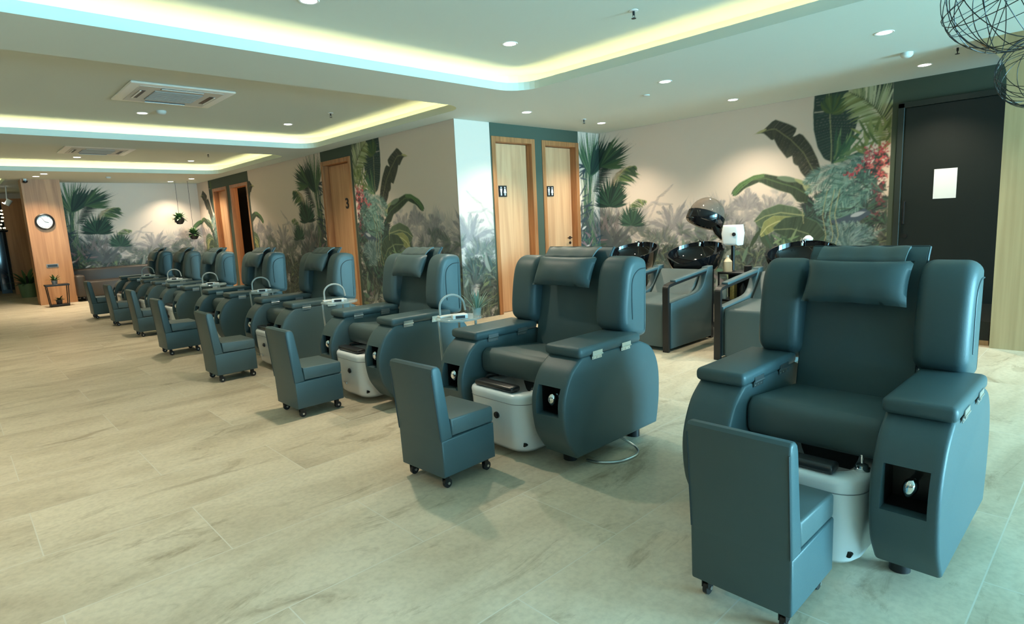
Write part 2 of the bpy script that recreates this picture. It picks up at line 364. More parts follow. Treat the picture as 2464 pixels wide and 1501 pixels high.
    fan(.55, 2.12, .42, 1.55, 26, .62, .036, [(38, 60, 50), (48, 76, 56), (70, 96, 62)], droop=.5)
    frond([(.6, 1.62), (.85, 1.98), (1.1, 2.06)], 26, .26, .018, [(170, 146, 116), (158, 136, 108), (146, 134, 98)], a=.75, ang=.7, side=-1)
    frond([(.78, 1.72), (.9, 1.92), (1.05, 2.04), (1.2, 2.06)], 22, .34, .03, [(58, 82, 58), (48, 70, 56), (98, 118, 72)], ang=1.15, bend=-.5, side=-1, stem=(150, 156, 100))
    fan(.72, 1.46, 1.5, 3.3, 44, .46, .034, [(30, 58, 48), (38, 70, 56), (26, 48, 44), (52, 86, 64)], droop=.3)
    fan(.72, 1.5, .9, 1.5, 20, .42, .03, [(28, 50, 44), (42, 74, 58)], droop=.5)
    frond([(1.05, 1.28), (1.12, 1.46), (1.26, 1.55), (1.4, 1.52)], 16, .2, .024, [(88, 108, 70), (56, 80, 58), (130, 142, 88)], ang=1.0, bend=-.6, side=-1, stem=(140, 150, 96))
    fan(1.14, 1.15, 1.5, 3.4, 44, .34, .026, [(44, 76, 62), (38, 64, 58), (60, 92, 74)], droop=.3)
    for i in range(18):
        an = rnd.uniform(.3, 2.8); blade(.82+rnd.uniform(-.1, .1), .78, an, rnd.uniform(.3, .55), .07, jit(srgb((84, 90, 92))), bend=-.8*math.cos(an), a=.75)
    for i in range(40): blade(rnd.uniform(0, .5), rnd.uniform(.3, 1.0), rnd.uniform(0, 3), rnd.uniform(.08, .22), .03, jit(srgb(rnd.choice([(52, 88, 90), (40, 66, 78), (140, 110, 116), (60, 96, 80)]))), a=.9)
    for x, y in [(.05, 1.12), (.12, .82), (.4, .7)]: blade(x, y, .4, .12, .035, srgb((205, 196, 190)))
    # --- banana and fern clump
    for i in range(260):
        t = rnd.uniform(3.75, 4.66); v = rnd.uniform(.5, 1.25+.75*(t-3.75)/.9)
        fan(t, v, rnd.uniform(1.6, 4.4), rnd.uniform(.5, 1.6), 8, rnd.uniform(.08, .24), .02, [(36, 56, 54), (52, 80, 74), (44, 50, 56), (64, 96, 80), (30, 44, 44), (56, 66, 66)], a=.95)
    poly([(3.82, 2.63), (4.66, 2.63), (4.66, 2.1), (4.5, 2.36), (4.3, 2.5)], srgb((42, 62, 48)))
    banana([(4.04, 1.8), (4.14, 1.9), (4.26, 2.02), (4.3, 2.21), (4.33, 2.33), (4.3, 2.66)], [(4.04, 1.83), (3.96, 1.87), (3.88, 2.02), (3.83, 2.23), (3.82, 2.41), (3.83, 2.66)], [(4.04, 1.83), (4.04, 2.0), (4.01, 2.38), (3.99, 2.64)], (40, 60, 58), (78, 106, 92), (138, 140, 104))
    seg((3.83, 2.435), (3.97, 2.43), .012, srgb((170, 164, 150)))
    fan(4.02, 2.4, 1.2, 3.2, 16, .26, .04, [(96, 108, 62), (78, 96, 56), (60, 84, 58)], droop=1.2)
    for i in range(26): blade(4.1+rnd.uniform(-.05, .1), 1.8+rnd.uniform(0, .1), rnd.uniform(.2, 1.6), rnd.uniform(.2, .45), .035, jit(srgb(rnd.choice([(74, 108, 78), (56, 90, 72), (108, 132, 92)]))))
    frond([(4.66, 2.02), (4.58, 2.26), (4.48, 2.4), (4.36, 2.51), (4.22, 2.6)], 30, .33, .024, [(160, 164, 126), (140, 148, 108), (178, 178, 146)], ang=1.15, bend=.15, stem=(96, 100, 66), side=-1)
    frond([(4.66, 2.02), (4.58, 2.26), (4.48, 2.4), (4.36, 2.51), (4.22, 2.6)], 30, .3, .026, [(150, 156, 116), (132, 140, 92), (116, 124, 76)], ang=1.2, bend=-.4, stem=(96, 100, 66), side=1)
    for i in range(30): blade(rnd.uniform(4.35, 4.66), rnd.uniform(1.85, 2.15), rnd.uniform(.8, 2.6), rnd.uniform(.12, .26), .03, jit(srgb(rnd.choice([(112, 124, 72), (88, 104, 62), (132, 140, 88)]))))
    banana([(3.17, 2.3), (3.23, 2.33), (3.35, 2.43), (3.56, 2.33), (3.64, 2.27), (3.57, 2.17), (3.68, 2.22), (3.8, 2.06), (3.89, 1.87), (3.93, 1.73), (3.84, 1.62)],
           [(3.17, 2.28), (3.22, 2.27), (3.33, 2.16), (3.34, 2.2), (3.4, 2.08), (3.52, 1.92), (3.58, 1.96), (3.6, 1.84), (3.65, 1.83), (3.69, 1.74), (3.8, 1.6)],
           [(3.13, 2.28), (3.35, 2.32), (3.56, 2.15), (3.72, 1.97), (3.87, 1.68)], (56, 58, 52), (112, 114, 88), (116, 116, 84))
    blade(3.25, 2.32, 3.4, .16, .03, srgb((176, 166, 118)))
    banana([(2.78, 1.52), (2.8, 1.58), (2.9, 1.67), (3.09, 1.75), (3.23, 1.76), (3.38, 1.72), (3.58, 1.66), (3.7, 1.6), (3.79, 1.5)],
           [(2.8, 1.5), (2.86, 1.5), (2.97, 1.59), (3.17, 1.66), (3.28, 1.6), (3.43, 1.53), (3.58, 1.48), (3.66, 1.37), (3.78, 1.36)],
           [(2.8, 1.53), (2.89, 1.62), (3.04, 1.69), (3.25, 1.7), (3.45, 1.62), (3.62, 1.56), (3.79, 1.45)], (50, 62, 52), (98, 122, 84), (84, 106, 70))
    banana([(2.8, 1.54), (2.9, 1.66), (3.09, 1.75), (3.23, 1.76)], [(2.83, 1.5), (2.93, 1.6), (3.08, 1.7), (3.23, 1.72)], [(2.81, 1.52), (2.91, 1.63), (3.08, 1.72), (3.23, 1.74)], (72, 104, 66), (120, 150, 96), (96, 126, 80))
    blade(3.4, 1.7, -.25, .3, .07, srgb((104, 122, 100))); blade(3.62, 1.66, -.5, .24, .05, srgb((150, 156, 112))); blade(3.72, 1.62, -1.0, .2, .07, srgb((160, 160, 122)))
    # hanging blue-green ferns and red blossom
    BF = [(92, 130, 124), (74, 112, 106), (112, 146, 134), (60, 96, 92), (128, 158, 150)]
    for (x, y, an, L) in [(4.5, 1.88, 3.5, .5), (4.44, 1.84, 3.7, .62), (4.4, 1.8, 3.85, .7), (4.36, 1.74, 3.9, .66), (4.3, 1.68, 4.0, .6), (4.25, 1.62, 4.05, .5), (4.46, 1.7, 3.95, .6), (4.55, 1.62, 4.0, .55), (4.2, 1.75, 3.7, .5), (4.5, 1.5, 4.1, .5), (4.1, 1.78, 3.6, .4), (4.35, 1.55, 4.1, .55)]:
        frond([(x, y), (x+math.cos(an)*L*.5, y+math.sin(an)*L*.4), (x+math.cos(an)*L, y+math.sin(an)*L)], 24, .13, .012, BF, a=.9, ang=.7, bend=-.4)
    for i in range(40): blade(rnd.uniform(3.95, 4.3), rnd.uniform(1.35, 1.65), rnd.uniform(3.9, 4.8), rnd.uniform(.12, .26), .014, jit(srgb(rnd.choice(BF))), bend=.2, a=.9)
    for (cx, cy, s, n) in [(4.46, 1.88, .06, 36), (4.58, 1.9, .07, 50), (4.6, 1.78, .06, 36), (4.44, 1.8, .05, 26), (4.26, 1.66, .035, 26), (4.34, 1.72, .04, 18), (4.5, 1.72, .07, 24), (4.58, 1.62, .06, 30), (4.56, 1.48, .07, 30), (4.58, 1.34, .06, 26), (4.52, 1.2, .06, 14)]:
        for i in range(n): blade(rnd.gauss(cx, s*.6), rnd.gauss(cy, s*.6), rnd.uniform(0, 6.28), .03, .014, jit(srgb(rnd.choice([(196, 84, 96), (178, 62, 84), (150, 66, 74), (206, 110, 104), (120, 52, 66)])), .1) if cy > 1.6 else jit(srgb((112, 60, 70))), n=3)
    for i in range(60):
        an = rnd.uniform(2.2, 4.2); blade(rnd.uniform(4.1, 4.66), rnd.uniform(.75, 1.6), an, rnd.uniform(.12, .3), .016, jit(srgb(rnd.choice([(62, 96, 90), (40, 60, 62), (98, 128, 118), (56, 84, 66)]))), a=.9)
    poly([(4.05, 1.12), (4.3, 1.2), (4.42, 1.26), (4.5, 1.2), (4.36, 1.1), (4.1, 1.08)], srgb((62, 78, 92)))
    blade(4.28, 1.17, .3, .16, .05, srgb((160, 166, 172)))
    # lower banana leaves
    for i in range(10):
        an = .7+.2*i; frond([(4.25+.03*i-.1, .72), (4.25+math.cos(an)*.2, .72+math.sin(an)*.22), (4.25+math.cos(an)*.4, .72+math.sin(an)*.38)], 16, .12, .014, [(90, 116, 116), (64, 92, 92), (120, 140, 136)], a=.9)
    blade(3.3, .8, 1.9, .3, .12, srgb((66, 82, 66)), bend=.3)
    banana([(3.1, 1.15), (3.22, 1.29), (3.43, 1.36), (3.64, 1.31), (3.75, 1.22)], [(3.14, 1.1), (3.2, 1.06), (3.3, 1.14), (3.5, 1.14), (3.74, 1.18)], [(3.12, 1.14), (3.25, 1.21), (3.45, 1.25), (3.75, 1.2)], (78, 98, 78), (128, 144, 112), (150, 156, 116))
    banana([(3.19, .98), (3.24, 1.14), (3.36, 1.21), (3.6, 1.19), (3.7, 1.14)], [(3.2, .94), (3.3, .98), (3.4, 1.04), (3.52, 1.12), (3.7, 1.12)], [(3.19, .96), (3.28, 1.07), (3.42, 1.14), (3.7, 1.13)], (134, 142, 92), (176, 176, 120), (188, 184, 136))
    banana([(3.36, 1.06), (3.5, 1.18), (3.7, 1.2), (3.9, 1.12), (4.0, .98), (4.04, .78)], [(3.38, 1.0), (3.46, .96), (3.56, .9), (3.72, .84), (3.86, .78), (3.96, .7)], [(3.37, 1.03), (3.6, 1.04), (3.8, .97), (3.98, .76)], (54, 72, 60), (96, 118, 90), (120, 132, 98))
    blade(3.18, 1.02, -2.1, .28, .06, srgb((60, 76, 58)))
    for i in range(36): blade(rnd.uniform(3.3, 3.9), rnd.uniform(.62, .9), rnd.uniform(.2, 2.6), rnd.uniform(.1, .24), .03, jit(srgb(rnd.choice([(98, 124, 92), (120, 140, 104), (76, 104, 82), (58, 84, 70)]))))
    for x in (3.98, 4.06, 4.12): line([(x+.03, 1.5), (x-.02, 1.2), (x+.03, .95), (x-.03, .7)], .008, (150, 150, 112))
    line([(3.72, 1.28), (3.74, 1.1)], .008, (150, 150, 112))
    return img, PX
# ------------------------------------------------------------------ the room
fb = MB(); fb.add([(-5.6, -6.6, 0), (8.04, -6.6, 0), (8.04, 22.6, 0), (-5.6, 22.6, 0)], [(0, 1, 2, 3)]); struct('floor', fb, FLOOR)

def rrect(x0, y0, x1, y1, r, d=0.):
    x0 -= d; y0 -= d; x1 += d; y1 += d; r += d; out = []
    for cx, cy, a0 in ((x1-r, y1-r, 0), (x0+r, y1-r, PI/2), (x0+r, y0+r, PI), (x1-r, y0+r, 1.5*PI)):
        for k in range(9): a = a0+PI/2*k/8; out.append((cx+r*math.cos(a), cy+r*math.sin(a)))
    return out
COVES = [(-4.6, -5.8, 4.61, 4.63), (-4.6, 5.49, 4.61, 9.56), (-4.6, 10.45, 4.61, 14.2), (-4.6, 15.85, 1.12, 19.6)]
cb = MB()
outer = [(-5.6, -6.6), (8.3, -6.6), (8.3, 22.6), (-5.6, 22.6)]
loops = [[Vector((x, y, ZC)) for x, y in outer]]+[[Vector((x, y, ZC)) for x, y in rrect(*c, .3)] for c in COVES]
flat = [p for l in loops for p in l]
tri = tessellate_polygon(loops)
cb.add(flat, tri)
for c in COVES:
    def strip(d0, z0, d1, z1):
        a = rrect(*c, .3, d0); b = rrect(*c, .3, d1); n = len(a)
        cb.add([(x, y, z0) for x, y in a]+[(x, y, z1) for x, y in b], [(i, (i+1) % n, n+(i+1) % n, n+i) for i in range(n)])
    strip(0, ZC, 0, 2.71); strip(0, 2.71, .03, 2.71); strip(.03, 2.71, .03, ZC+.012); strip(.03, ZC+.012, .24, ZC+.012); strip(.24, ZC+.012, .24, ZU)
    a = rrect(*c, .3, .24); cb.add([(x, y, ZU) for x, y in a], [tuple(range(len(a)))])
cb.box((1.35, 8.0, 3.0), (14.4, 29.8, .1))
struct('ceiling', cb, CEIL)
for c, nm in zip(COVES, ('largest ceiling recess', 'recess around the nearer air unit', 'recess around the farther air unit', 'small far recess at the left edge')):
    b = MB(); a0 = rrect(*c, .3, .125); a1 = rrect(*c, .3, .14); n = len(a0)
    for z0, z1, A, B in ((2.66, 2.66, a0, a1), (2.645, 2.66, a0, a0), (2.645, 2.66, a1, a1)):
        b.add([(x, y, z0) for x, y in A]+[(x, y, z1) for x, y in B], [(i, (i+1) % n, n+(i+1) % n, n+i) for i in range(n)])
    tag(b.build('led_strip', LEDM, smooth=False), 'warm strip light hidden in the edge of the '+nm, 'strip light', 'strip lights hidden in the ceiling recesses')

def walls(name, boxes, m=PLAS):
    b = MB()
    for x0, y0, z0, x1, y1, z1 in boxes: b.box(((x0+x1)/2, (y0+y1)/2, (z0+z1)/2), (x1-x0, y1-y0, z1-z0))
    return struct(name, b, m)
H = ZC
wl = walls('wall_doors', [(WL, WT, 0, WL+.14, 8.86, H), (WL, 8.86, 2.46, WL+.14, 9.88, H), (WL, 9.88, 0, WL+.14, 13.35, H), (WL, 13.35, 2.41, WL+.14, 14.43, H), (WL, 14.43, 0, WL+.14, 14.66, H), (WL, 14.66, 2.41, WL+.14, 15.62, H), (WL, 15.62, 0, WL+.14, 22.6, H)])
wt = walls('wall_restrooms', [(WL+.14, WT, 0, 5.56, WT+.14, H), (5.56, WT, 2.46, 6.40, WT+.14, H), (6.40, WT, 0, 6.55, WT+.14, H), (6.55, WT, 2.46, 7.38, WT+.14, H), (7.38, WT, 0, WR, WT+.14, H)])
wr = walls('wall_right', [(WR, -6.6, 0, WR+.14, 22.6, H)])
wf = walls('wall_far', [(1.96, WF, 0, WL, WF+.14, H)])
walls('wall_left', [(-5.74, -6.6, 0, -5.6, 22.6, 2.95)])
walls('wall_end', [(-5.6, 22.6, 0, 8.04, 22.74, H)], BROWN)
# street wall behind the camera, with four windows
nb = [(-5.6, -6.74, 0, WR, -6.6, .2), (-5.6, -6.74, 2.45, WR, -6.6, 2.95)]
cuts = [(-5.6, -3.6), (-1.2, -1.0), (1.4, 1.6), (4.0, 4.2), (6.6, WR)]
nb += [(a, -6.74, .2, b_, -6.6, 2.45) for a, b_ in cuts]
walls('wall_street', nb)
for i in range(4):
    x0, x1 = cuts[i][1], cuts[i+1][0]
    b = MB()
    for bx in ((x0, x0+.05, .2, 2.45), (x1-.05, x1, .2, 2.45), ((x0+x1)/2-.02, (x0+x1)/2+.02, .2, 2.45)): b.box(((bx[0]+bx[1])/2, -6.67, (bx[2]+bx[3])/2), (bx[1]-bx[0], .06, bx[3]-bx[2]))
    for z in (.225, 2.425): b.box(((x0+x1)/2, -6.67, z), (x1-x0, .06, .05))
    w = struct('window_%d' % (i+1), b, DGRF)
    MB().box(((x0+x1)/2, -6.67, 1.325), (x1-x0-.1, .008, 2.15)).build('window_pane', PANE, w, False)

# ------------------------------------------------------------------ wallpaper sheets
ART, APX = paint_wallpaper()
_k = ART.copy()
for ax in (0, 1): _k = (np.roll(_k, 1, ax)+2*_k+np.roll(_k, -1, ax))/4
ART = _k*.85+ART*.15
GREEN_PAINT = np.array((.05, .074, .052))
def sheet(name, parent, origin, du, length, tfun, holes=(), greens=(), ru=.009, rv=.009, nrm=None):
    nu, nv = int(length/ru)+1, int(ZC/rv)+1
    u = np.linspace(0, length, nu+1); v = np.linspace(0, ZC, nv+1); U, V = np.meshgrid(u, v)
    T = np.clip(tfun(U)/APX-.5, 0, ART.shape[1]-1.001); Y = np.clip(V/APX-.5, 0, ART.shape[0]-1.001)
    i, j = T.astype(int), Y.astype(int); a, b = (T-i)[..., None], (Y-j)[..., None]
    col = (ART[j, i]*(1-a)+ART[j, i+1]*a)*(1-b)+(ART[j+1, i]*(1-a)+ART[j+1, i+1]*a)*b
    for g0, g1 in greens: col[(U >= g0) & (U <= g1)] = GREEN_PAINT
    co = np.array(origin)+U[..., None]*np.array(du)+V[..., None]*np.array((0, 0, 1.))
    w = nu+1; I, J = np.meshgrid(np.arange(nu), np.arange(nv)); q = np.stack([J*w+I, J*w+I+1, (J+1)*w+I+1, (J+1)*w+I], -1).reshape(-1, 4)
    cu = ((I+.5)*length/nu).reshape(-1); cv = ((J+.5)*ZC/nv).reshape(-1); keep = np.ones(len(q), bool)
    for h0, h1, hz in holes: keep &= ~((cu > h0) & (cu < h1) & (cv < hz))
    q = q[keep]
    me = bpy.data.meshes.new(name); me.vertices.add(U.size); me.vertices.foreach_set('co', co.reshape(-1).astype(np.float32))
    me.loops.add(q.size); me.loops.foreach_set('vertex_index', q.reshape(-1).astype(np.int32)); me.polygons.add(len(q))
    me.polygons.foreach_set('loop_start', (np.arange(len(q))*4).astype(np.int32)); me.update(calc_edges=True)
    at = me.color_attributes.new('print', 'FLOAT_COLOR', 'POINT')
    at.data.foreach_set('color', np.concatenate([col, np.ones(col.shape[:2]+(1,))], -1).reshape(-1).astype(np.float32))
    me.materials.append(MUR); o = bpy.data.objects.new(name, me); C.objects.link(o); o.parent = parent; return o
e = .003
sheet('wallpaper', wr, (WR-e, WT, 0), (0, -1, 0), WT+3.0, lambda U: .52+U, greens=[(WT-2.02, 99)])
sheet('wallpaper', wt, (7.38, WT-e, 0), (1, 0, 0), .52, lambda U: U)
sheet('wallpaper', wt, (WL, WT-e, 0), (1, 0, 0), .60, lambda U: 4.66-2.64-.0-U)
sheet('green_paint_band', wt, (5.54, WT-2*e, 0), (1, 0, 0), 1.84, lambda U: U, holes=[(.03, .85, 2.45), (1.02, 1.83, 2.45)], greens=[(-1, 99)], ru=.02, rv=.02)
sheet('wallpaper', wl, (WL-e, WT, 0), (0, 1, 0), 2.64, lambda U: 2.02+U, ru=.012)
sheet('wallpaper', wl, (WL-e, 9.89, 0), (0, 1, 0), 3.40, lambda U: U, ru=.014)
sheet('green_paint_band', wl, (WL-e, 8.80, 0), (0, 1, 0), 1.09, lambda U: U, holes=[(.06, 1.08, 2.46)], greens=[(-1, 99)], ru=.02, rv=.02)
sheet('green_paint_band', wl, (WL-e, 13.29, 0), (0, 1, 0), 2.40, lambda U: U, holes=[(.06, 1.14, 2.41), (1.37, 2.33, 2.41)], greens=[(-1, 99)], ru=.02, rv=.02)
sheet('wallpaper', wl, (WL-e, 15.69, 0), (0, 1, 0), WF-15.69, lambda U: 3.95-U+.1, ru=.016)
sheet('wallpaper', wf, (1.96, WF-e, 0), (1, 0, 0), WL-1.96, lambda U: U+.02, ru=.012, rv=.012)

# ------------------------------------------------------------------ doors
def text_mesh(s, size, name, m, parent, loc, rot):
    cu = bpy.data.curves.new(name, 'FONT'); cu.body = s; cu.size = size; cu.extrude = .004; cu.align_x = 'CENTER'; cu.align_y = 'CENTER'; cu.offset = .004
    t = bpy.data.objects.new(name, cu); C.objects.link(t); bpy.context.view_layer.update()
    me = bpy.data.meshes.new_from_object(t.evaluated_get(bpy.context.evaluated_depsgraph_get())); bpy.data.objects.remove(t)
    me.materials.append(m); o = bpy.data.objects.new(name, me); C.objects.link(o); o.parent = parent; o.location = loc; o.rotation_euler = rot; return o
def door(n, T, w, h, cas=.07, opened=0., sign=None, handle=None):
    # T maps local (u along the wall, d depth into the wall, z) to the world; u runs 0..w
    b = MB()
    b.box((cas/2, .055, h/2), (cas, .15, h), .004, 1, T); b.box((w-cas/2, .055, h/2), (cas, .15, h), .004, 1, T); b.box((w/2, .055, h-cas/2), (w-2*cas, .149, cas), .004, 1, T)
    f = struct('door_%d' % n, b, FRAME)
    lw = w-2*cas
    Lf = T @ Matrix.Translation((w-cas if opened else cas, .10, 0)) @ Matrix.Rotation(opened, 4, 'Z')
    s = -1 if opened else 1
    leaf = MB().box((s*lw/2, .02, (h-cas)/2), (lw-.006, .038, h-cas-.012), .002, 1, Lf).build('leaf', LEAF, f, False)
    if handle is not None:
        hx = handle*lw
        k = MB(); k.cyl((hx, -.004, 1.0), .024, .012, 16, Lf, 'y'); k.tube([(hx, -.01, 1.0), (hx, -.045, 1.0), (hx-.1*(1 if handle > .5 else -1), -.05, 1.0)], .009, 8, Lf); k.build('handle', BLKM, leaf)
        MB().cyl((hx, -.004, .92), .022, .012, 16, Lf, 'y').build('keyhole', BLKM, leaf)
    if sign == 'wc':
        p = MB().box((lw*.28, -.006, 1.725), (.155, .010, .155), .002, 1, Lf).build('sign', BLK, leaf, False)
        q = MB()
        for sx, skirt in ((-.036, 0), (.036, 1)):
            cx = lw*.28+sx; q.cyl((cx, -.013, 1.775), .011, .003, 12, Lf, 'y')
            if skirt: q.add([(cx-.012, -.0135, 1.76), (cx+.012, -.0135, 1.76), (cx+.026, -.0135, 1.70), (cx-.026, -.0135, 1.70)], [(0, 1, 2, 3)], Lf)
            else: q.add([(cx-.02, -.0135, 1.76), (cx+.02, -.0135, 1.76), (cx+.012, -.0135, 1.70), (cx-.012, -.0135, 1.70)], [(0, 1, 2, 3)], Lf)
            q.box((cx-.007, -.0135, 1.685), (.009, .002, .04), M=Lf); q.box((cx+.007, -.0135, 1.685), (.009, .002, .04), M=Lf)
        q.build('pictogram', WPL, p, False)
    elif sign:
        R = (Lf @ Matrix.Translation((lw*(.62 if not opened else -.5), -.006, 1.72))); q = text_mesh(sign, .24, 'number', BLK, leaf, (0, 0, 0), (0, 0, 0)); q.matrix_world = R @ Matrix.Rotation(PI/2, 4, 'X')
    return f
TW = lambda x: Matrix.Translation((x, WT, 0))
TL = lambda y: Matrix.Translation((WL, y, 0)) @ Matrix(((0, 1, 0, 0), (-1, 0, 0, 0), (0, 0, 1, 0), (0, 0, 0, 1)))
d5 = door(5, TW(5.56), .84, 2.455, sign='wc'); d6 = door(6, TW(6.55), .83, 2.455, sign='wc', handle=.9)
MB().box((5.645, WT+.098, 1.0), (.13, .012, .012), .003, 2).build('handle', BLKM, d5.children[0])
d3 = door(3, TL(9.88), 1.02, 2.46, sign='3'); d2 = door(2, TL(14.43), 1.08, 2.41, opened=-1.25, handle=None); d1 = door(1, TL(15.62), .96, 2.41, sign='1')
struct('wall_room', MB().box((6.3, 14.0, 1.3), (.1, 3.2, 2.6)), PILW)
# the black door at the right
b = MB()
b.box((WR-.02, 1.92, 1.19), (.05, .06, 2.38), .003, 1); b.box((WR-.02, .3, 2.36), (.05, 3.3, .06), .003, 1); b.box((WR-.02, -1.32, 1.19), (.05, .06, 2.38), .003, 1)
d4 = struct('door_4', b, DGRF)
lf = MB().box((WR-.014, .3, 1.165), (.02, 3.16, 2.32), .002, 1).build('leaf', DGRN, d4, False)
MB().tube([(WR-.03, 1.845, 1.07), (WR-.07, 1.845, 1.07), (WR-.07, 1.845, 1.31), (WR-.03, 1.845, 1.31)], .009, 8).build('handle', BLKM, lf)
MB().cyl((WR-.03, 1.83, .93), .02, .012, 14, ax='x').build('keyhole', BLKM, lf)
tag(MB().box((WR-.0265, 1.485, 1.485), (.002, .205, .315)).build('notice', PAPER, None, False), 'blank white sheet of paper taped to the black door', 'notice')
# wood column with a flared head, at the right edge
prof = [(-1.6, 0), (.84, 0), (.855, 2.2)]+[(.86+.22*(k/8)**1.8, 2.3+.33*k/8) for k in range(9)]+[(-1.6, ZC)]
struct('wall_column', MB().prism(prof, 6.55, 6.87, ax='x'), COLW)
struct('trim_1', MB().box((WR-.012, 4.1, .04), (.018, 4.1, .08)), DGRF)
pb = MB().box((7.24, 1.25, .13), (1.18, .78, .17)); 
pl = pb.build('platform', DGRN, None, False); tag(pl, 'low black platform with wooden skirting at the foot of the black door', 'platform')
MB().box((7.24, 1.25, .022), (1.18, .78, .044)).build('skirting', COLW, pl, False, label='pale wood skirting')

# far pillar with wood cladding and what lies left of it
p = MB().box((1.675, 16.25, H/2), (.65, .5, H)); pil = struct('wall_pillar', p, PILW)
struct('wall_hall', MB().box((1.66, 20.6, 1.25), (.80, .2, 2.5)), PILW)
struct('wall_lintel', MB().box((.9, 20.6, 2.565), (2.3, .2, .13)), PLAS)
gl = MB().box((1.12, 21.2, 1.05), (.22, .05, 2.1)); dr = struct('door_7', gl, BLKM)
MB().box((1.12, 21.165, 1.05), (.15, .01, 1.9)).build('glass', mat('dark_glass', (.01, .02, .04), .05, spec=.9), dr, False)
# ------------------------------------------------------------------ pedicure armchair (front faces -x; origin on the floor under its centre)
def panel_mesh(y0, y1):
    front = cm([(-.245, .605), (-.33, .54), (-.385, .44), (-.40, .34), (-.375, .20), (-.30, .085)], 5)
    rear = cm([(.42, .085), (.45, .24), (.445, .42), (.38, .545), (.26, .605)], 5)
    z0n, z1n = .315, .465
    fr = []
    for i in range(len(front)-1):
        a, b = front[i], front[i+1]; fr.append(a)
        for zc in (z1n, z0n):
            if a[1] > zc > b[1] and min(a[1]-zc, zc-b[1]) > 1e-4: t = (a[1]-zc)/(a[1]-b[1]); fr.append((a[0]+(b[0]-a[0])*t, zc))
    fr.append(front[-1]); prof = fr+rear; n = len(prof); nf = len(fr)
    ys = [y0, y0+.035, y1-.035, y1]; mb = MB()
    vs = [(x, y, z) for y in ys for x, z in prof]; fs = [tuple(range(n)), tuple(range(3*n, 4*n))[::-1]]
    hole = []
    for k in range(3):
        for i in range(n):
            j = (i+1) % n
            if k == 1 and i < nf-1 and z0n-1e-3 <= (prof[i][1]+prof[j][1])/2 <= z1n+1e-3: hole.append(i); continue
            fs.append((k*n+i, k*n+j, (k+1)*n+j, (k+1)*n+i))
    v, f = mb.add(vs, fs)
    # niche walls
    w = []; D = -.255
    i0, i1 = hole[0], hole[-1]+1
    ring = [(n+i) for i in range(i0, i1+1)]+[(2*n+i) for i in range(i1, i0-1, -1)]
    vin = [mb.bm.verts.new((D, v[r].co.y, v[r].co.z)) for r in ring]
    for a in range(len(ring)):
        b2 = (a+1) % len(ring); mb.bm.faces.new([v[ring[a]], v[ring[b2]], vin[b2], vin[a]])
    mb.bm.faces.new(vin)
    bmesh.ops.recalc_face_normals(mb.bm, faces=mb.bm.faces[:])
    caps = f[:2]; bmesh.ops.bevel(mb.bm, geom=[e for q in caps for e in q.edges], offset=.014, segments=3, affect='EDGES', profile=.5)
    return mb
def pillow_mb(w, h, t, M):
    mb = MB()
    def fn(sg):
        def g(a, b):
            u, v = a*2-1, b*2-1
            th = t/2*max(0, (1-abs(u)**4)*(1-abs(v)**2.6))**.6
            wr = .004*math.sin(9*u+2)*max(0, -v)*(1-abs(u))
            return (sg*(th+wr), w/2*u*(1-.045*(1-v*v)), h/2*v*(1-.06*(1-u*u)))
        return g
    mb.grid(fn(-1), 28, 16, M); mb.grid(fn(1), 28, 16, M); bmesh.ops.remove_doubles(mb.bm, verts=mb.bm.verts[:], dist=.0004)
    bmesh.ops.recalc_face_normals(mb.bm, faces=mb.bm.faces[:]); return mb
def wing_mb(sg):
    # sg = +1 is the side toward +y; widths run outward from the central pad
    prof = cm([(.40, .605), (.30, .615), (.20, .668), (.180, .73), (.192, .86), (.218, .98), (.255, 1.045), (.31, 1.072), (.38, 1.066), (.425, 1.045), (.435, .98), (.43, .82), (.425, .66)], 4, closed=True)
    y0, y1 = (.222, .412) if sg > 0 else (-.412, -.222)
    return MB().prism(prof, y0, y1, .044, 6)
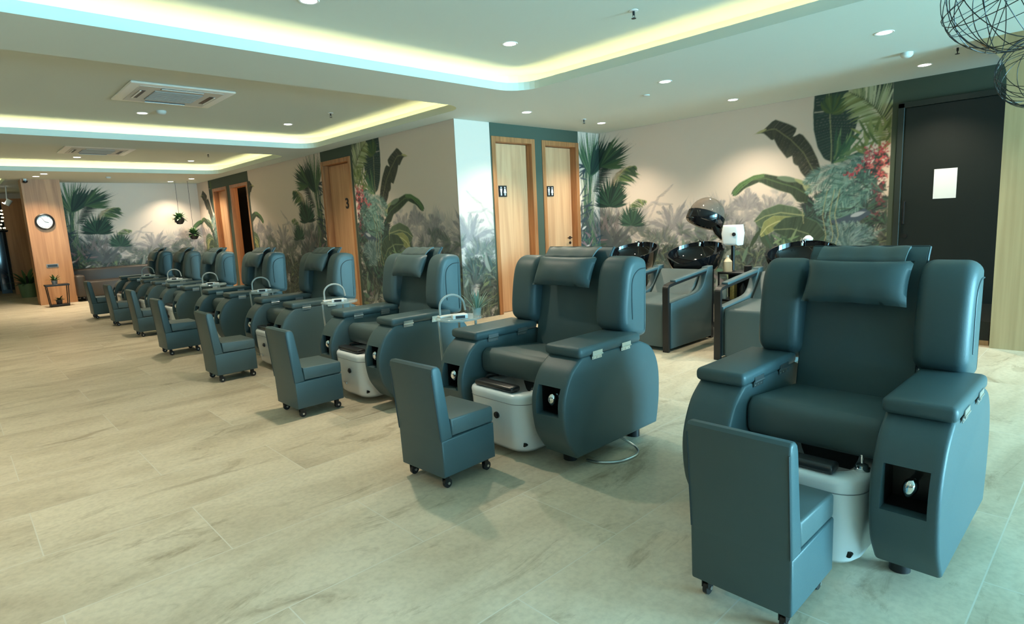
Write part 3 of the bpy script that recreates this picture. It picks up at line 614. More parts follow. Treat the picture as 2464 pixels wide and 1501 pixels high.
def make_chair():
    r = thing('pedicure_armchair', '', 'armchair')
    for sg in (-1, 1):
        y0, y1 = (.255, .46) if sg > 0 else (-.46, -.255)
        p = panel_mesh(y0, y1).build('side_panel', LEA, r)
        nl = MB(); yn = (y0+y1)/2; hy = (y1-y0)/2-.0365
        nl.add([(-.258, yn-hy, .318), (-.258, yn+hy, .318), (-.258, yn+hy, .462), (-.258, yn-hy, .462), (-.352, yn-hy, .318), (-.352, yn+hy, .318), (-.352, yn+hy, .462), (-.352, yn-hy, .462)], [(0, 1, 2, 3), (4, 0, 3, 7), (1, 5, 6, 2), (4, 5, 1, 0), (3, 2, 6, 7)]); nl.build('niche_lining', BLK, p, False)
        k = MB(); c = Vector((-.365, (y0+y1)/2-.010, .395)); T = Matrix.Translation(c) @ Matrix.Rotation(-.35, 4, 'Y') @ Matrix.Rotation(.3, 4, 'X')
        k.lathe([(.0001, -.044), (.010, -.038), (.022, -.018), (.028, .004), (.025, .022), (.015, .034), (.0001, .038)], n=24, M=T, sx=1, sy=.8); k.cyl((-.295, c.y, .405), .014, .07, 14, ax='x')
        k.build('lever', CHR, p)
        yc = (y0+y1)/2
        MB().box((-.01, yc, .628), (.53, .222, .055), .02, 4).build('armrest', LEA, r)
        ar = r.children[-1]; ys = yc-.1125
        for x in (-.14, .11):
            h = MB(); h.cyl((x, ys-.001, .604), .0045, .085, 8, ax='x'); h.box((x, ys+.004, .592), (.08, .003, .020)); h.box((x, ys-.001, .616), (.08, .003, .02))
            for q in (-.028, 0, .028): h.cyl((x+q, ys+.002, .588), .004, .002, 8, ax='y')
            h.build('hinge', SILV, ar)
        MB().cyl((-.17, yc-sg*.05, .042), .035, .084, 18).build('foot', BLK, r); MB().cyl((.34, yc, .042), .035, .084, 18).build('foot', BLK, r)
        w = wing_mb(sg).build('wing', LEA, r)
        yo = y1-.001 if sg > 0 else y0-.0
        pts = cm([(.265, yo, .72), (.262, yo, .86), (.275, yo, .95), (.33, yo, .995), (.40, yo, 1.0)], 4)
        yo2 = .4125*sg
        MB().tube([(a, yo2, c_) for a, _, c_ in pts], .0035, 6).build('piping', PIP, w)
    # seat with a rolled front
    prof = cm([(-.20, .555), (-.235, .53), (-.245, .48), (-.235, .42), (-.19, .395)], 4)+[(.28, .40), (.28, .505)]
    MB().prism(prof, -.252, .252, .02, 3).build('seat', LEA2, r)
    MB().box((.19, 0, .235), (.42, .50, .30), .01, 2).build('base', BLKV, r)
    # back: core plus the hanging front panel with a piped edge
    prof = [(.262, .46), (.30, .455), (.43, .5), (.44, 1.0), (.43, 1.06), (.385, 1.06)]
    MB().prism(prof, -.22, .22, .02, 3).build('back_core', LEA, r)
    fl = MB(); n = 18
    def flp(d):
        def g(a, b):
            u = a*2-1; z = .455+.665*b; x = .225+.135*b-.012*math.sin(PI*b)-.006*(1-u*u)
            if b > .93: x += (b-.93)*.35
            return (x+d, u*.232*(1-.02*b), z)
        return g
    fl.grid(flp(-.012), 12, n); fl.grid(flp(.014), 12, n)
    bm = fl.bm; bmesh.ops.recalc_face_normals(bm, faces=bm.faces[:])
    be = [e_ for e_ in bm.edges if e_.is_boundary]; bmesh.ops.bridge_loops(bm, edges=be)
    back = fl.build('backrest', LEA, r, angle=60)
    for sg in (-1, 1): MB().tube([Vector(flp(-.002)(.0 if sg < 0 else 1., b_/n))+Vector((0, sg*.001, 0)) for b_ in range(n+1)], .0065, 6).build('piping', PIP, back)
    MB().tube([Vector(flp(-.002)(a_/12, 1.)) for a_ in range(13)], .0065, 6).build('piping', PIP, back)
    M = Matrix.Translation((.215, 0, .985)) @ Matrix.Rotation(.46, 4, 'Y')
    pw = pillow_mb(.41, .195, .105, M).build('pillow', LEA, r, angle=70)
    st = MB(); st.grid(lambda a, b: (.26+.09*b, (a*2-1)*(.17+.004*math.sin(20*a)), 1.075+.050*math.sin(b*PI*.5)+.003*math.sin(a*19)), 14, 8)
    st.grid(lambda a, b: (.26+.09*b, (a*2-1)*.17, 1.066+.050*math.sin(b*PI*.5)), 14, 8); bm = st.bm; bmesh.ops.recalc_face_normals(bm, faces=bm.faces[:]); bmesh.ops.bridge_loops(bm, edges=[e_ for e_ in bm.edges if e_.is_boundary])
    st.build('pillow_flap', LEA2, pw, angle=60)
    return r
CH = [(.80, .965, 'nearest the camera, large at the right'),
      (2.405, 1.12, 'second from the camera, in front of the restroom doors'),
      (4.07, 1.0, 'third from the camera, before the wallpapered wall corner'),
      (5.74, 1.0, 'fourth from the camera, before the door numbered 3'),
      (7.40, 1.05, 'fifth from the camera, left of the door numbered 3'),
      (9.08, 1.02, 'sixth from the camera, third from the far end'),
      (10.58, .95, 'seventh from the camera, second from the far end'),
      (12.2, 1.0, 'farthest of the row, nearest the dark sofa')]
base_chair = make_chair(); chairs = []
for i, (y, s, lab) in enumerate(CH):
    o = base_chair if i == 0 else copy_tree(base_chair)
    o.location = (2.5, y, 0); o.scale = (1, s, 1); o['label'] = 'teal pedicure armchair, '+lab; o['group'] = 'teal pedicure armchairs in a row'; o['category'] = 'armchair'; chairs.append(o)

# ------------------------------------------------------------------ foot basin in front of each armchair
def make_basin():
    r = thing('foot_basin', '', 'foot spa')
    def ring(hx, hy, z, rr, cx=0.): return [(cx+x, y, z) for x, y in rrect(-hx, -hy, hx, hy, rr)]
    rs = [ring(.165, .185, .03, .09, .01), ring(.19, .21, .06, .10, .005), ring(.20, .222, .20, .10), ring(.205, .228, .325, .10), ring(.207, .23, .345, .10), ring(.203, .226, .360, .098), ring(.193, .216, .368, .09),
          ring(.155, .165, .366, .07, .03), ring(.145, .155, .355, .07, .03), ring(.13, .14, .22, .06, .03), ring(.10, .11, .17, .05, .03)]
    n = len(rs[0]); b = MB()
    fs = [(i*n+k, i*n+(k+1) % n, (i+1)*n+(k+1) % n, (i+1)*n+k) for i in range(len(rs)-1) for k in range(n)]+[tuple(range(n))[::-1], tuple(range((len(rs)-1)*n, len(rs)*n))]
    b.add([p for R_ in rs for p in R_], fs); tub = b.build('tub', WHT, r, angle=60)
    # seam under the rim
    MB().tube([(x*1.004, y*1.004, .318) for x, y in rrect(-.2045, -.2275, .2045, .2275, .10)], .0018, 6, closed=True).build('rim_seam', GREYP, tub)
    MB().box((-.145, .02, .386), (.075, .30, .032), .013, 3).build('footrest_pad', BLKV, r)
    k = MB(); k.cyl((-.2035, -.03, .235), .019, .012, 20, ax='x'); k.cyl((-.210, -.03, .235), .010, .012, 16, ax='x'); k.build('control_knob', BLK, r)
    MB().box((-.203, .06, .125), (.012, .05, .016), .003, 2).build('drain_lever', SILV, r)
    MB().cyl((-.150, -.185, .085), .012, .02, 14, ax='x').build('drain_plug', BLKM, r)
    f = MB(); f.cyl((-.06, -.19, .373), .026, .012, 20); f.lathe([(.022, 0), (.02, .01), (.008, .016)], c=(-.06, -.19, .378), n=18); f.tube([(-.06, -.19, .385), (-.045, -.185, .415), (-.03, -.16, .43), (.0, -.14, .425)], .006, 8); f.build('faucet', CHR, r)
    h = MB(); h.cyl((-.07, .19, .373), .018, .012, 18); h.tube(cm([(-.07, .19, .378), (-.065, .185, .395), (-.04, .17, .4), (.0, .16, .392)], 4), .008, 8); h.build('shower_head', BLKM, r)
    return r
base_basin = make_basin()
CHN = ['nearest', 'second', 'third', 'fourth', 'fifth', 'sixth', 'seventh', 'farthest']
for i, (y, s, _) in enumerate(CH):
    o = base_basin if i == 0 else copy_tree(base_basin)
    o.location = (2.315, y+(.03 if i else .0), 0); o.scale = (1, min(s, 1.05), 1)
    o['label'] = 'white foot basin with black pad in front of the %s armchair' % (CHN[i]+('' if i in (0, 7) else ' from the camera')); o['category'] = 'foot spa'; o['group'] = 'white foot basins at the armchairs'
# looped hose on the floor behind the second chair's side
tag(MB().tube(cm([(2.62, 1.95, .07), (2.66, 1.87, .02), (2.60, 1.81, .008), (2.46, 1.82, .008), (2.38, 1.89, .008), (2.36, 1.97, .008)], 6), .007, 8).build('hose', SILV), 'grey hose looping out on the floor under the side of the second armchair', 'hose')

# ------------------------------------------------------------------ low pedicurist stools (back toward -x)
def make_stool():
    r = thing('low_stool', '', 'stool'); w = .175
    MB().prism([(-.172, .07), (.178, .07), (.176, .262), (-.178, .262)], -w, w, .010, 3).build('base', LEA, r)
    MB().prism(cm([(-.105, .267), (.170, .264)], 1)+cm([(.178, .275), (.178, .335), (.168, .350)], 3)+[(-.112, .358)], -w+.003, w-.003, .012, 3).build('seat', LEA2, r)
    MB().prism([(-.1785, .255), (-.105, .262), (-.118, .36), (-.150, .60), (-.158, .622), (-.170, .632), (-.195, .634), (-.207, .625), (-.209, .60)], -w, w, .010, 3).build('backrest', LEA, r); bk = r.children[-1]
    for q in (-1, 1): MB().tube([(-.1785, q*(w-.006), .262), (-.209, q*(w-.006), .60)], .003, 6).build('piping', PIP, bk)
    for x in (-.135, .135):
        for y in (-.135, .135):
            c = MB(); c.cyl((x, y, .062), .012, .02, 12); c.box((x, y+.011, .045), (.026, .003, .03)); c.box((x, y-.011, .045), (.026, .003, .03)); c.box((x, y, .060), (.028, .025, .004)); q = c.build('caster', BLKM, r)
            k = MB(); k.cyl((x+.008, y, .024), .024, .016, 20, ax='y'); k.build('wheel', BLK, q); k = MB(); k.cyl((x+.008, y, .024), .007, .030, 12, ax='y'); k.build('hub', SILV, q)
    return r
base_stool = make_stool()
ST = [(1.875, .805, 0), (1.785, 2.435, .045), (1.81, 4.13, .01), (1.775, 5.695, .0), (1.815, 7.49, .02), (1.915, 9.26, 0), (1.915, 10.8, 0), (1.865, 12.2, 0)]
for i, (x, y, a) in enumerate(ST):
    o = base_stool if i == 0 else copy_tree(base_stool)
    o.location = (x, y, 0); o.rotation_euler = (0, 0, a); o.scale = (1, .96 if i == 0 else 1, 1)
    o['label'] = 'low teal rolling stool with a backrest, facing the %s armchair' % (CHN[i]+('' if i in (0, 7) else ' from the camera')); o['category'] = 'stool'; o['group'] = 'low rolling stools in a row'

# ------------------------------------------------------------------ clear side tables with an arched lamp, between the armchairs
def make_table():
    r = thing('side_table', '', 'table')
    MB().lathe([(.0001, .672), (.150, .672), (.155, .676), (.155, .684), (.150, .688), (.0001, .688)], n=36).build('table_top', ACRY, r)
    for a in (2.9, 4.9, .9): MB().tube([(.145*math.cos(a), .145*math.sin(a), .672), (.12*math.cos(a), .12*math.sin(a), .0)], .008, 8).build('leg', TBL, r)
    MB().lathe([(.0001, .30), (.12, .30), (.12, .308), (.0001, .308)], n=30).build('shelf', ACRY, r)
    return r
def make_lamp():
    r = thing('arched_lamp', '', 'lamp')
    MB().tube([(-.085, .01, 0), (-.085, .01, .07)]+[(-.085+.085-.085*math.cos(PI*k/14), .01-.02*k/14, .07+.075*math.sin(PI*k/14)) for k in range(1, 14)]+[(.085, -.01, .07), (.09, -.012, .035)], .0075, 10).build('arch', TBL, r)
    MB().box((.0, 0, .006), (.20, .06, .012), .004, 2).build('lamp_base', WPL, r)
    return r
TB = [(2.43, 3.10), (2.43, 4.76), (2.43, 6.42), (2.43, 8.10), (2.43, 9.72), (2.43, 11.28)]
bt, bl, made = make_table(), make_lamp(), []
bx = MB().box((0, 0, .014), (.10, .055, .028), .004, 2).build('nail_kit', WPL); MB().box((0, -.03, .014), (.06, .006, .018)).build('kit_front', BLK, bx)
for i, (x, y) in enumerate(TB):
    nm = 'between the %s and %s armchairs from the camera' % (CHN[i+1], CHN[i+2])
    o = bt if i == 0 else copy_tree(bt); o.location = (x, y, 0); o['label'] = 'round clear side table '+nm; o['category'] = 'table'; o['group'] = 'clear side tables between armchairs'
    o = bl if i == 0 else copy_tree(bl); o.location = (x-.02, y+.04, .6885); o.rotation_euler = (0, 0, -.25); o['label'] = 'pale arched lamp '+nm; o['category'] = 'lamp'; o['group'] = 'arched lamps on the side tables'
    o = bx if i == 0 else copy_tree(bx); o.location = (x-.05, y-.075, .6885); o.rotation_euler = (0, 0, -.5); o['label'] = 'small white device on the table '+nm; o['category'] = 'device'; o['group'] = 'white devices on the side tables'

def leafy(mb, n, base, L, w, spread=(.2, 1.2), seed=1, bend=1.2, z0=0., seg=6):
    rr = random.Random(seed)
    for i in range(n):
        a = rr.uniform(0, 2*PI); el = rr.uniform(*spread); l = L*rr.uniform(.65, 1.1); p = Vector(base)+Vector((math.cos(a), math.sin(a), 0))*.006; d = Vector((math.cos(a)*math.cos(el), math.sin(a)*math.cos(el), math.sin(el)))
        side = Vector((-math.sin(a), math.cos(a), 0)); vs = []
        for k in range(seg+1):
            f = k/seg; ww = w*.5*math.sin(PI*min(.98, f*.85+.1)); vs += [p-side*ww, p+Vector((0, 0, .12*ww)), p+side*ww]
            p = p+d*(l/seg); d = (d+Vector((0, 0, -bend/seg*(.3+f)))).normalized()
        mb.add([tuple(v) for v in vs], [q for k in range(seg) for q in ((k*3, k*3+1, k*3+4, k*3+3), (k*3+1, k*3+2, k*3+5, k*3+4))])
    return mb
pt = MB().lathe([(.0001, 0), (.026, 0), (.034, .05), (.030, .05), (.024, .01), (.0001, .01)], n=20).build('spiky_plant', ACRY); pt.location = (2.545, 3.045, .6885)
tag(pt, 'small spiky pale green plant in a clear pot on the nearest side table', 'plant')
leafy(MB(), 46, (0, 0, .03), .15, .007, (.35, 1.45), 5, .5).build('leaves', mat('pale_leaf', (.20, .34, .27), .5), pt)

# ------------------------------------------------------------------ shampoo units
def make_shampoo():
    r = thing('shampoo_chair', '', 'shampoo chair')      # local x from front (0) back; y width +-.33
    MB().prism(cm([(.04, .46), (.02, .43), (.015, .30), (.02, .04)], 3)+[(.62, .04), (.62, .47), (.50, .495)], -.245, .245, .025, 4).build('seat', LEA2, r)
    MB().prism([(.50, .45), (.60, .43), (.82, .62), (.84, .70), (.74, .725)], -.235, .235, .025, 4).build('backrest', LEA2, r)
    for sg in (-1, 1):
        y0, y1 = (.25, .325) if sg > 0 else (-.325, -.25)
        MB().prism([(.035, .03)]+[(.035, .47)]+cm([(.035, .47), (.30, .495), (.50, .515), (.60, .55), (.67, .64), (.73, .755)], 3)[1:]+[(.83, .76), (.80, .03)], y0, y1, .012, 3).build('side_panel', LEA, r)
        ym = (y0+y1)/2; fr = MB()
        pts = [(.0, ym, .0), (.0, ym, .58)]+[(.035-.035*math.cos(k*PI/12), ym, .60+.035*math.sin(k*PI/12)) for k in range(1, 7)]+[(.10, ym, .645), (.80, ym, .715), (.86, ym, .70), (.86, ym, .0)]
        b = MB()
        for p_, q_ in zip(pts[:-1], pts[1:]):
            p_, q_ = Vector(p_), Vector(q_); d = q_-p_; M = Matrix.Translation((p_+q_)/2) @ Vector((0, 0, 1)).rotation_difference(d.normalized()).to_matrix().to_4x4(); b.box((0, 0, 0), (.028, .06, d.length+.006), M=M)
        b.build('frame', BLKM, r, angle=60)
        a_ = MB(); d = Vector((.68, 0, .068)); M = Matrix.Translation((.46, ym, .700)) @ Vector((1, 0, 0)).rotation_difference(d.normalized()).to_matrix().to_4x4(); a_.box((0, 0, 0), (.68, .068, .03), .012, 3, M); a_.build('armrest', LEA, r)
    # ceramic bowl with a neck notch at the front
    b = MB()
    def bowl(inner):
        def g(a, v):
            th = a*2*PI; cx, sy = math.cos(th), math.sin(th)
            rim = .895+.085*cx; notch = .04*math.exp(-((th-PI)/.38)**2)
            zt = rim-notch; s = 1-v
            R = (.30*(1-.0*v) if not inner else .275); k = (math.sin(s*PI/2))**.62 if inner else (.70+.30*s**.6)
            zb = .715 if inner else .68; z = zb+(zt-zb)*(s**(1.9 if inner else 1.0)); 
            return (1.04+cx*R*.98*k*(1 if cx > 0 else .95), sy*R*1.05*k, z)
        return g
    b.grid(bowl(False), 48, 10, wrapu=True); b.grid(bowl(True), 48, 14, wrapu=True)
    bm = b.bm; bm.edges.ensure_lookup_table()
    top_o = [e_ for e_ in bm.edges if e_.is_boundary]
    lo = [e_ for e_ in top_o if min(v.co.z for v in e_.verts) > .75]
    bmesh.ops.bridge_loops(bm, edges=lo); 
    rest = [e_ for e_ in bm.edges if e_.is_boundary]; bmesh.ops.holes_fill(bm, edges=rest, sides=60); bmesh.ops.recalc_face_normals(bm, faces=bm.faces[:])
    bowl_o = b.build('wash_basin', GLOSS, r, angle=50)
    MB().tube(cm([(1.25, .06, .93), (1.26, .06, .98), (1.22, .05, .995), (1.17, .04, .975)], 4), .012, 10).build('tap', CHR, bowl_o)
    MB().cyl((1.08, 0, .345), .13, .69, 28, r2=.16).build('pedestal', BLK, r)
    return r
bs = make_shampoo()
for i, (y, lab) in enumerate([(3.31, 'black-basin shampoo chair, middle of the three'), (2.215, 'black-basin shampoo chair, half hidden by the nearest armchair'), (4.12, 'black-basin shampoo chair, mostly hidden behind the second armchair')]):
    o = bs if i == 0 else copy_tree(bs); o.location = (4.84, y, 0); o['label'] = 'teal and '+lab; o['category'] = 'shampoo chair'; o['group'] = 'shampoo chairs along the right wall'
tag(MB().lathe([(.0001, 0), (.04, 0), (.045, .02), (.02, .045), (.0001, .05)], n=20).build('basin_cap', WPL, loc=(6.172, 2.25, .979)), 'white rounded cap on the rim of the right shampoo basin', 'cap')

# hood dryer on its stand
dr_ = thing('hood_dryer', 'white hood dryer with a smoked dome on a pole stand beside the shampoo chairs', 'hair dryer', (6.25, 3.06, 0))
for k in range(5):
    a = 2*PI*k/5; MB().tube([(0, 0, .07), (.26*math.cos(a), .26*math.sin(a), .045)], .014, 8).build('base_leg', BLKM, dr_); MB().cyl((.26*math.cos(a), .26*math.sin(a), .024), .024, .02, 14, ax='x').build('wheel', BLK, dr_)
MB().cyl((0, 0, .50), .02, .88, 16).build('pole', BLKM, dr_)
MB().prism([(-.085, .93), (.085, .93), (.105, 1.06), (.085, 1.15), (-.085, 1.15), (-.10, 1.06)], -.08, .08, .025, 4, ax='x').build('motor_box', WPL, dr_)
MB().cyl((-.085, -.05, 1.05), .02, .012, 16, ax='x').build('dial', BLK, dr_)
M = Matrix.Translation((0, .30, 1.30)) @ Matrix.Rotation(.16, 4, 'X') @ Matrix.Rotation(.42, 4, 'Y')
hd = MB().lathe([(.195*math.cos(k*PI/2/12), .20*math.sin(k*PI/2/12)-.04) for k in range(12)]+[(.0001, .16)], n=40, M=M, cap=False); hd.build('dome', SMOKE, dr_)
hr = MB().lathe([(.198, -.035), (.206, -.04), (.206, -.125), (.196, -.14), (.172, -.135), (.165, -.12), (.185, -.05), (.190, -.035), (.198, -.035)], n=44, M=M, cap=False); hr.build('rim', GLOSS, dr_)
MB().tube([(0, .07, 1.02), (0, .12, 1.02), (0, .17, 1.07), (0, .2, 1.14)], [.035, .04, .045, .05], 16).build('hood_arm', GLOSS, dr_)

# trolley between the shampoo chairs
t = thing('trolley', 'black rolling salon trolley holding bottles between the middle and right shampoo chairs', 'trolley', (5.95, 2.84, 0))
for z in (.12, .38, .665): MB().box((0, 0, z), (.25, .36, .02), .004, 2).build('shelf', BLK, t)
MB().box((.118, 0, .395), (.008, .33, .52), .002, 1).build('back_panel', BLK, t)
for x in (-.115, .115):
    for y in (-.17, .17): MB().tube([(x, y, .045), (x, y, .665)], .009, 8).build('post', BLKM, t); MB().cyl((x, y, .024), .024, .016, 14, ax='x').build('wheel', BLK, t)
def bottle(name, loc, r, h, m, lab, cat='bottle', square=False, neck=True):
    b = MB()
    if square: b.box((0, 0, h/2), (2*r, 1.4*r, h), .004, 2)
    else: b.lathe([(.0001, 0), (r, 0), (r, h*.68), (r*.35, h*.9), (r*.3, h)] if neck else [(.0001, 0), (r, 0), (r, h), (.0001, h)], n=20)
    o = b.build(name, m, loc=loc); return tag(o, lab, cat, 'bottles and boxes on the trolley')
b0 = bottle('bottle', (5.91, 2.95, .6755), .045, .155, CREAM, 'large cream pump bottle with a pointed top on the upper trolley shelf'); MB().cyl((0, 0, .16), .012, .012, 12).build('cap', WPL, b0)
bottle('tube_bottle', (5.89, 2.975, .3905), .026, .16, WPL, 'slim white bottle on the middle trolley shelf')
bottle('product_box', (5.89, 2.875, .3905), .034, .17, GOLD, 'gold printed box on the middle trolley shelf', 'box', True)
bottle('dark_bottle', (5.90, 2.78, .3905), .03, .17, BLK, 'black bottle on the middle trolley shelf')
bottle('black_jar', (5.95, 2.75, .6755), .04, .06, BLK, 'black jar on the upper trolley shelf', 'jar', False, False)
# ------------------------------------------------------------------ ceiling fixtures
def make_spot():
    r = thing('ceiling_spotlight', '', 'ceiling light')
    MB().lathe([(.052, -.002), (.066, -.004), (.070, 0.)], n=28).build('trim_ring', WPL, r)
    MB().lathe([(.0001, -.0025), (.053, -.0025)], n=28).build('lens', LAMPE, r)
    l = bpy.data.lights.new('spot_lamp', 'SPOT'); l.energy = SPOT_W; l.color = SPOT_COL; l.spot_size = math.radians(118); l.spot_blend = .75; l.shadow_soft_size = .05
    lo = bpy.data.objects.new('spot_lamp', l); C.objects.link(lo); lo.parent = r; lo.location = (0, 0, -.02)
    return r
SP = [(3.82, 3.92, 1, 'inside the largest ceiling recess, above the second armchair'), (5.59, 1.51, 0, 'nearest one on the right, high above the nearest armchair'), (7.23, 1.59, 0, 'rightmost one, in front of the black door'),
      (5.54, 3.45, 0, 'above the left shampoo chairs, farther from the wallpaper'), (7.17, 3.53, 0, 'close to the right wallpaper, above the hood dryer'), (5.48, 5.38, 0, 'in front of the left restroom door'),
      (7.07, 5.45, 0, 'in front of the palm wallpaper beside the right restroom door'), (2.01, 8.61, 1, 'next to the round detector near the nearer ceiling air unit'), (3.84, 8.59, 1, 'in the second ceiling recess, in line with the door numbered 3'),
      (2.01, 13.54, 1, 'in the third ceiling recess, by the farther air unit'), (3.93, 13.55, 1, 'in the third ceiling recess, right side'), (1.71, 15.35, 0, 'nearer of the two above the clock pillar'), (1.45, 15.55, 0, 'farther of the two above the clock pillar'),
      (4.43, 15.4, 0, 'nearer of the two by the far doors'), (4.2, 16.25, 0, 'farthest one, above the hanging plants'), (2.01, 3.98, 1, 'in the largest ceiling recess, toward the left'),
      (-1.5, 5.05, 0, 'added out of frame as warm fill, left of the largest recess'), (-1.5, 9.98, 0, 'added out of frame as warm fill, left of the second recess'),  # unseen spots from here on, added to warm the floor and chair fronts
      (-1.2, .6, 1, 'added out of frame as warm fill, behind the camera to the left'), (-1.2, 3.4, 1, 'added out of frame as fill, in the left of the largest recess'), (-1.2, 7.6, 1, 'added out of frame as fill, in the left of the second recess')]
bsp = make_spot()
SP[12] = (1.55, 15.35, 0, SP[12][3]); SP[11] = (1.62, 14.75, 0, SP[11][3])
for i, (x, y, up, lab) in enumerate(SP):
    o = bsp if i == 0 else copy_tree(bsp); o.location = (x, y, ZU if up else ZC); o['label'] = 'round recessed ceiling spotlight '+lab; o['category'] = 'ceiling light'; o['group'] = 'recessed ceiling spotlights'

def make_ac():
    r = thing('ceiling_air_unit', '', 'air conditioner')
    MB().box((0, 0, -.012), (.99, .95, .024), .01, 3).build('panel', WPL, r); pn = r.children[0]
    MB().box((0, 0, -.026), (.80, .78, .006), .002, 1).build('inner_frame', mat('ac_inner', (.55, .56, .55), .5), pn)
    g = MB(); 
    for k in range(10): g.box((0, -.213+.426*k/9, -.032), (.46, .024, .010))
    gg = g.build('intake_grille', mat('ac_grille', (.42, .43, .42), .6), r, False); MB().box((0, 0, -.0295), (.47, .47, .002)).build('grille_backing', GREYP, gg, False)
    for (x, y, sx, sy) in ((-.335, 0, .055, .40), (.335, 0, .055, .40), (0, .335, .40, .055), (0, -.335, .40, .055)):
        s_ = MB().box((x, y, -.030), (sx, sy, .004)).build('air_slot', BLK, r, False)
        MB().box((x*1.06, y*1.06, -.036), (max(.012, sx-.04) if sx < .1 else sx, max(.012, sy-.04) if sy < .1 else sy, .006)).build('flap', WPL, s_, False)
    return r
bac = make_ac(); bac.location = (2.04, 7.36, ZU); tag(bac, 'large square ceiling air conditioning unit, the nearer of the two', 'air conditioner', 'ceiling air conditioning units')
o = copy_tree(bac); o.location = (2.13, 12.4, ZU); o['label'] = 'square ceiling air conditioning unit farther away, in the third recess'
def disc(name, loc, r, h, m, lab, cat, group=None):
    b = MB().lathe([(r, 0), (r, -h*.45), (r*.8, -h*.8), (r*.45, -h), (.0001, -h)], n=26); return tag(b.build(name, m, loc=loc), lab, cat, group)
disc('smoke_detector', (2.16, 8.36, ZU), .055, .045, DET, 'white round smoke detector beside the spotlight near the nearer air unit', 'smoke detector', 'ceiling detectors')
disc('smoke_detector', (6.5, 1.57, ZC), .05, .045, DET, 'white round smoke detector on the ceiling before the black door', 'smoke detector', 'ceiling detectors')
disc('speaker_grille', (5.95, 3.95, ZC), .04, .012, DET, 'small flat white disc on the ceiling between the two middle right spotlights', 'detector', 'ceiling detectors')
disc('smoke_detector', (2.75, 15.2, ZC), .05, .04, DET, 'small white detector on the ceiling before the far wall', 'smoke detector', 'ceiling detectors')
def sprinkler(loc, lab):
    r = thing('fire_sprinkler', lab, 'sprinkler', loc, 0, 'ceiling fire sprinklers')
    MB().lathe([(.034, 0), (.034, -.004), (.014, -.006)], n=22).build('plate', WPL, r)
    b = MB().cyl((0, 0, -.018), .009, .03, 12); b.tube([(-.010, 0, -.03), (-.013, 0, -.042), (0, 0, -.055)], .0025, 6); b.tube([(.010, 0, -.03), (.013, 0, -.042), (0, 0, -.055)], .0025, 6); b.cyl((0, 0, -.057), .018, .003, 16); b.build('head', BLKM, r)
for loc, lab in [((4.02, 2.77, ZU), 'metal fire sprinkler in the largest ceiling recess at the top of the picture'), ((6.69, 1.23, ZC), 'metal fire sprinkler on the ceiling near the wood column'), ((6.57, 5.36, ZC), 'metal fire sprinkler near the restroom doors'), ((3.97, 7.54, ZU), 'metal fire sprinkler in the second ceiling recess'), ((3.88, 12.3, ZU), 'metal fire sprinkler in the third ceiling recess')]: sprinkler(loc, lab)
o = thing('security_camera', 'small dark security camera at the top of the clock pillar', 'camera', (1.42, 15.92, ZC))
MB().cyl((0, 0, -.02), .03, .04, 14).build('mount', WPL, o); MB().lathe([(.045, -.04), (.042, -.065), (.02, -.085), (.0001, -.09)], n=20).build('dome', BLK, o)

# wire ball pendants at the upper right
def wire_ball(loc, R_, seed, lab):
    rr = random.Random(seed); o = thing('wire_pendant', lab, 'pendant lamp', loc, 0, 'wire ball pendants'); b = MB()
    for k in range(17):
        ax = Vector((rr.gauss(0, 1), rr.gauss(0, 1), rr.gauss(0, .6))).normalized(); x = ax.orthogonal().normalized(); y = ax.cross(x); off = rr.uniform(-.35, .35)*R_; q = math.sqrt(R_*R_-off*off)
        b.tube([ax*off+x*q*math.cos(2*PI*j/40)+y*q*math.sin(2*PI*j/40) for j in range(40)], .0016, 6, closed=True)
    b.build('wire_cage', BLKM, o)
    c = MB(); c.tube([(0, 0, R_*.98), (0, 0, ZC-loc[2])], .003, 6); c.build('cord', BLK, o)
    MB().cyl((0, 0, .06), .02, .07, 14).build('lamp_holder', BLK, o); MB().lathe([(.0001, -.05), (.02, -.045), (.035, -.01), (.03, .02), (.015, .035)], n=18).build('bulb', ACRY, o)
wire_ball((2.883, .376, 2.045), .222, 3, 'larger wire ball pendant at the top right corner')
wire_ball((3.933, .389, 1.90), .175, 8, 'wire ball pendant at the right edge in front of the wood column')

# ------------------------------------------------------------------ far end
ck = thing('wall_clock', 'round black rimmed wall clock with a white face on the wood pillar', 'clock', (1.64, 15.998, 1.75))
RX = Matrix.Rotation(PI/2, 4, 'X')
MB().lathe([(.150, 0), (.170, .01), (.170, .035), (.150, .045), (.135, .035), (.135, 0)], n=40, M=RX, cap=False).build('rim', BLK, ck)
fc = MB().lathe([(.0001, .012), (.14, .012)], n=40, M=RX).build('face', WPL, ck)
k = MB(); 
for a, l, w in ((1.9, .07, .010), (-.5, .10, .007)): k.box((0, -.016, l/2), (w, .002, l), M=Matrix.Rotation(a, 4, 'Y'))
for j in range(12): k.box((0, -.0145, .115), (.006, .002, .018), M=Matrix.Rotation(j*PI/6, 4, 'Y'))
k.build('hands', BLK, ck)
sp = tag(MB().box((0, 0, 0), (.21, .012, .075), .004, 2).build('switch_plate', GREYP, loc=(1.65, 15.993, .82)), 'grey rectangular switch plate on the wood pillar below the clock', 'switch plate'); MB().box((0, -.007, 0), (.17, .004, .045)).build('switches', BLKM, sp, False)
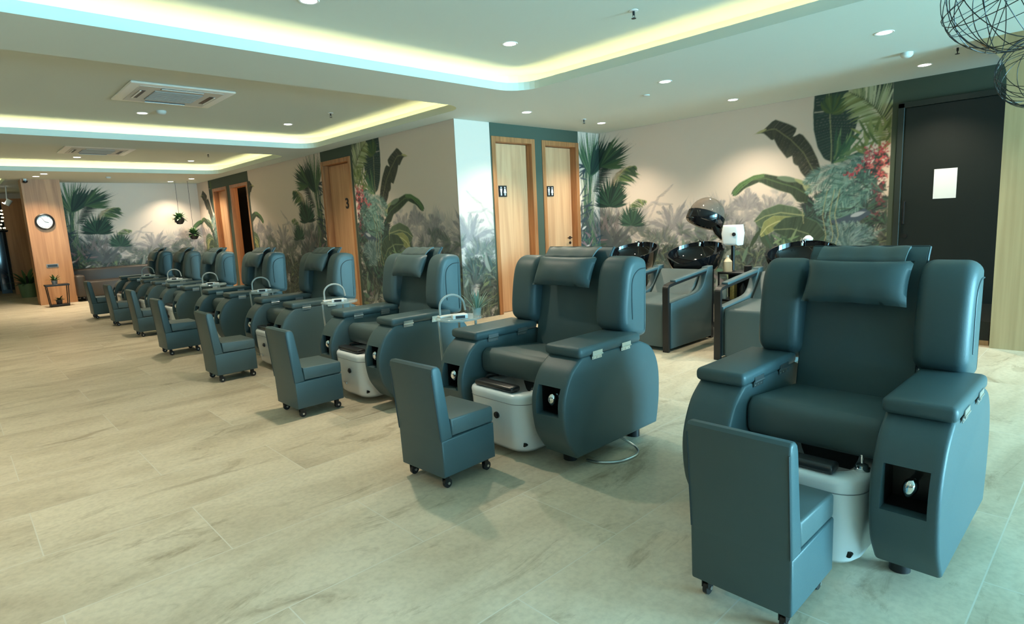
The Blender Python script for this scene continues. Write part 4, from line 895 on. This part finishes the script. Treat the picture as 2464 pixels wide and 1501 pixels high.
# small black wire table with plants before the pillar
w = thing('plant_stand', 'small black wire plant stand in front of the clock pillar', 'table', (1.60, 15.35, 0))
MB().box((0, 0, .44), (.40, .30, .035), .004, 1).build('table_top', BLKM, w); MB().box((0, 0, .03), (.32, .26, .03), .004, 1).build('lower_shelf', BLKM, w)
for x in (-1, 1):
    for y in (-1, 1): MB().tube([(x*.18, y*.13, .44), (x*.15, y*.12, .0)], .009, 8).build('leg', BLKM, w)
def potplant(name, loc, r, h, m, seed, L, n, lab, lw=.03, spread=(.3, 1.3), lm=None, bend=1.2):
    p = MB().lathe([(.0001, 0), (r*.78, 0), (r, h), (r*.92, h), (r*.88, h*.9), (.0001, h*.9)], n=24).build(name, m, loc=loc); tag(p, lab, 'plant')
    leafy(MB(), n, (0, 0, h*.85), L, lw, spread, seed, bend).build('leaves', lm or LEAFG, p); return p
potplant('potted_plant', (1.57, 15.32, .458), .055, .08, GREYP, 4, .15, 26, 'small leafy plant in a grey pot on top of the wire stand', .04)
potplant('potted_plant', (1.60, 15.35, .046), .06, .09, BLK, 9, .13, 20, 'small dark potted plant on the lower shelf of the wire stand', .035, lm=LEAFD)
bp_ = potplant('potted_palm', (1.40, 18.9, 0), .19, .34, POTG, 12, .52, 34, 'arching green palm in a pale green pot at the far left, by the wood wall', .07, (.25, 1.25), LEAFG, 1.3)
MB().tube([(0, 0, .28), (.01, 0, .42), (0, 0, .52)], [.03, .025, .02], 10).build('stem', SOIL, bp_)
# far sofa
s_ = thing('sofa', 'dark brown leather sofa against the far wallpaper, behind the last stools', 'sofa', (2.95, 16.25, 0))
MB().box((0, -.05, .26), (1.7, .7, .34), .04, 3).build('seat', BROWN, s_); MB().box((0, .27, .44), (1.9, .22, .50), .05, 3).build('backrest', BROWN, s_)
for x in (-.87, .87): MB().box((x, -.03, .34), (.18, .78, .48), .05, 3).build('armrest', BROWN, s_)
for x in (-.8, .8):
    for y in (-.3, .3): MB().cyl((x, y, .045), .025, .09, 12).build('foot', BLK, s_)
# hanging plants
def hanging(x, y, z, seed, lab, lm):
    o = thing('hanging_plant', lab, 'plant', (x, y, z), 0, 'hanging plants at the far wall')
    MB().lathe([(.0001, 0), (.06, .01), (.10, .07), (.11, .14), (.10, .14), (.0001, .12)], n=24).build('pot', BLK, o)
    leafy(MB(), 80, (0, 0, .12), .20, .06, (-.1, 1.4), seed, 1.5).build('leaves', lm, o)
    MB().tube([(0, 0, .13), (0, 0, ZC-z)], .004, 6).build('cord', BLK, o)
hanging(4.25, 16.1, 1.60, 3, 'hanging potted plant on a long cord, the higher and left one', LEAFG)
hanging(4.50, 16.0, 1.22, 5, 'hanging potted plant on a longer cord, the lower and right one', LEAFG)
# track light and crystal lamp at the left edge
o = thing('track_light', 'white track spotlight at the far left before the wood wall', 'ceiling light', (1.22, 18.0, 2.24))
MB().tube([(0, 0, .06), (.02, 0, ZC-2.24)], .012, 8).build('stem', WPL, o); MB().cyl((0, 0, .03), .055, .14, 18, M=Matrix.Rotation(.6, 4, 'Y')).build('lamp_body', WPL, o); MB().cyl((-.045, 0, -.03), .045, .012, 18, M=Matrix.Rotation(.6, 4, 'Y')).build('lens', LAMPE, o)
o = thing('chandelier', 'glowing crystal bead chandelier cut by the left edge', 'chandelier', (1.02, 19.4, 1.62))
MB().lathe([(.20, 0), (.22, .02), (.22, .05), (.0001, .06)], n=28).build('base_plate', BLKM, o)
c = MB(); rr = random.Random(2)
for k in range(70):
    a = rr.uniform(0, 2*PI); c.lathe([(.0001, 0), (.018, .02), (.0001, .04)], c=(.17*math.cos(a), .17*math.sin(a), .08+.085*rr.randint(0, 5)), n=8)
q = c.build('crystals', mat('crystal_glow', (1, .9, .6), .2, emit=(1, .82, .45), es=2.2), o); q['kind'] = 'stuff'
MB().tube([(0, 0, .06), (0, 0, ZC-1.62)], .008, 8).build('stem', BLKM, o)
bb = MB().box((.6, 20.3, 1.3), (.3, .1, 2.6)); struct('wall_hall_left', bb, BROWN)

l = bpy.data.lights.new('room_fill_light', 'POINT'); l.energy = 7; l.color = (1, .72, .42); l.shadow_soft_size = .1; lo = bpy.data.objects.new('room_fill_light', l); C.objects.link(lo); lo.location = (5.75, 14.0, 2.3)  # unseen point light added to brighten the room behind the open door
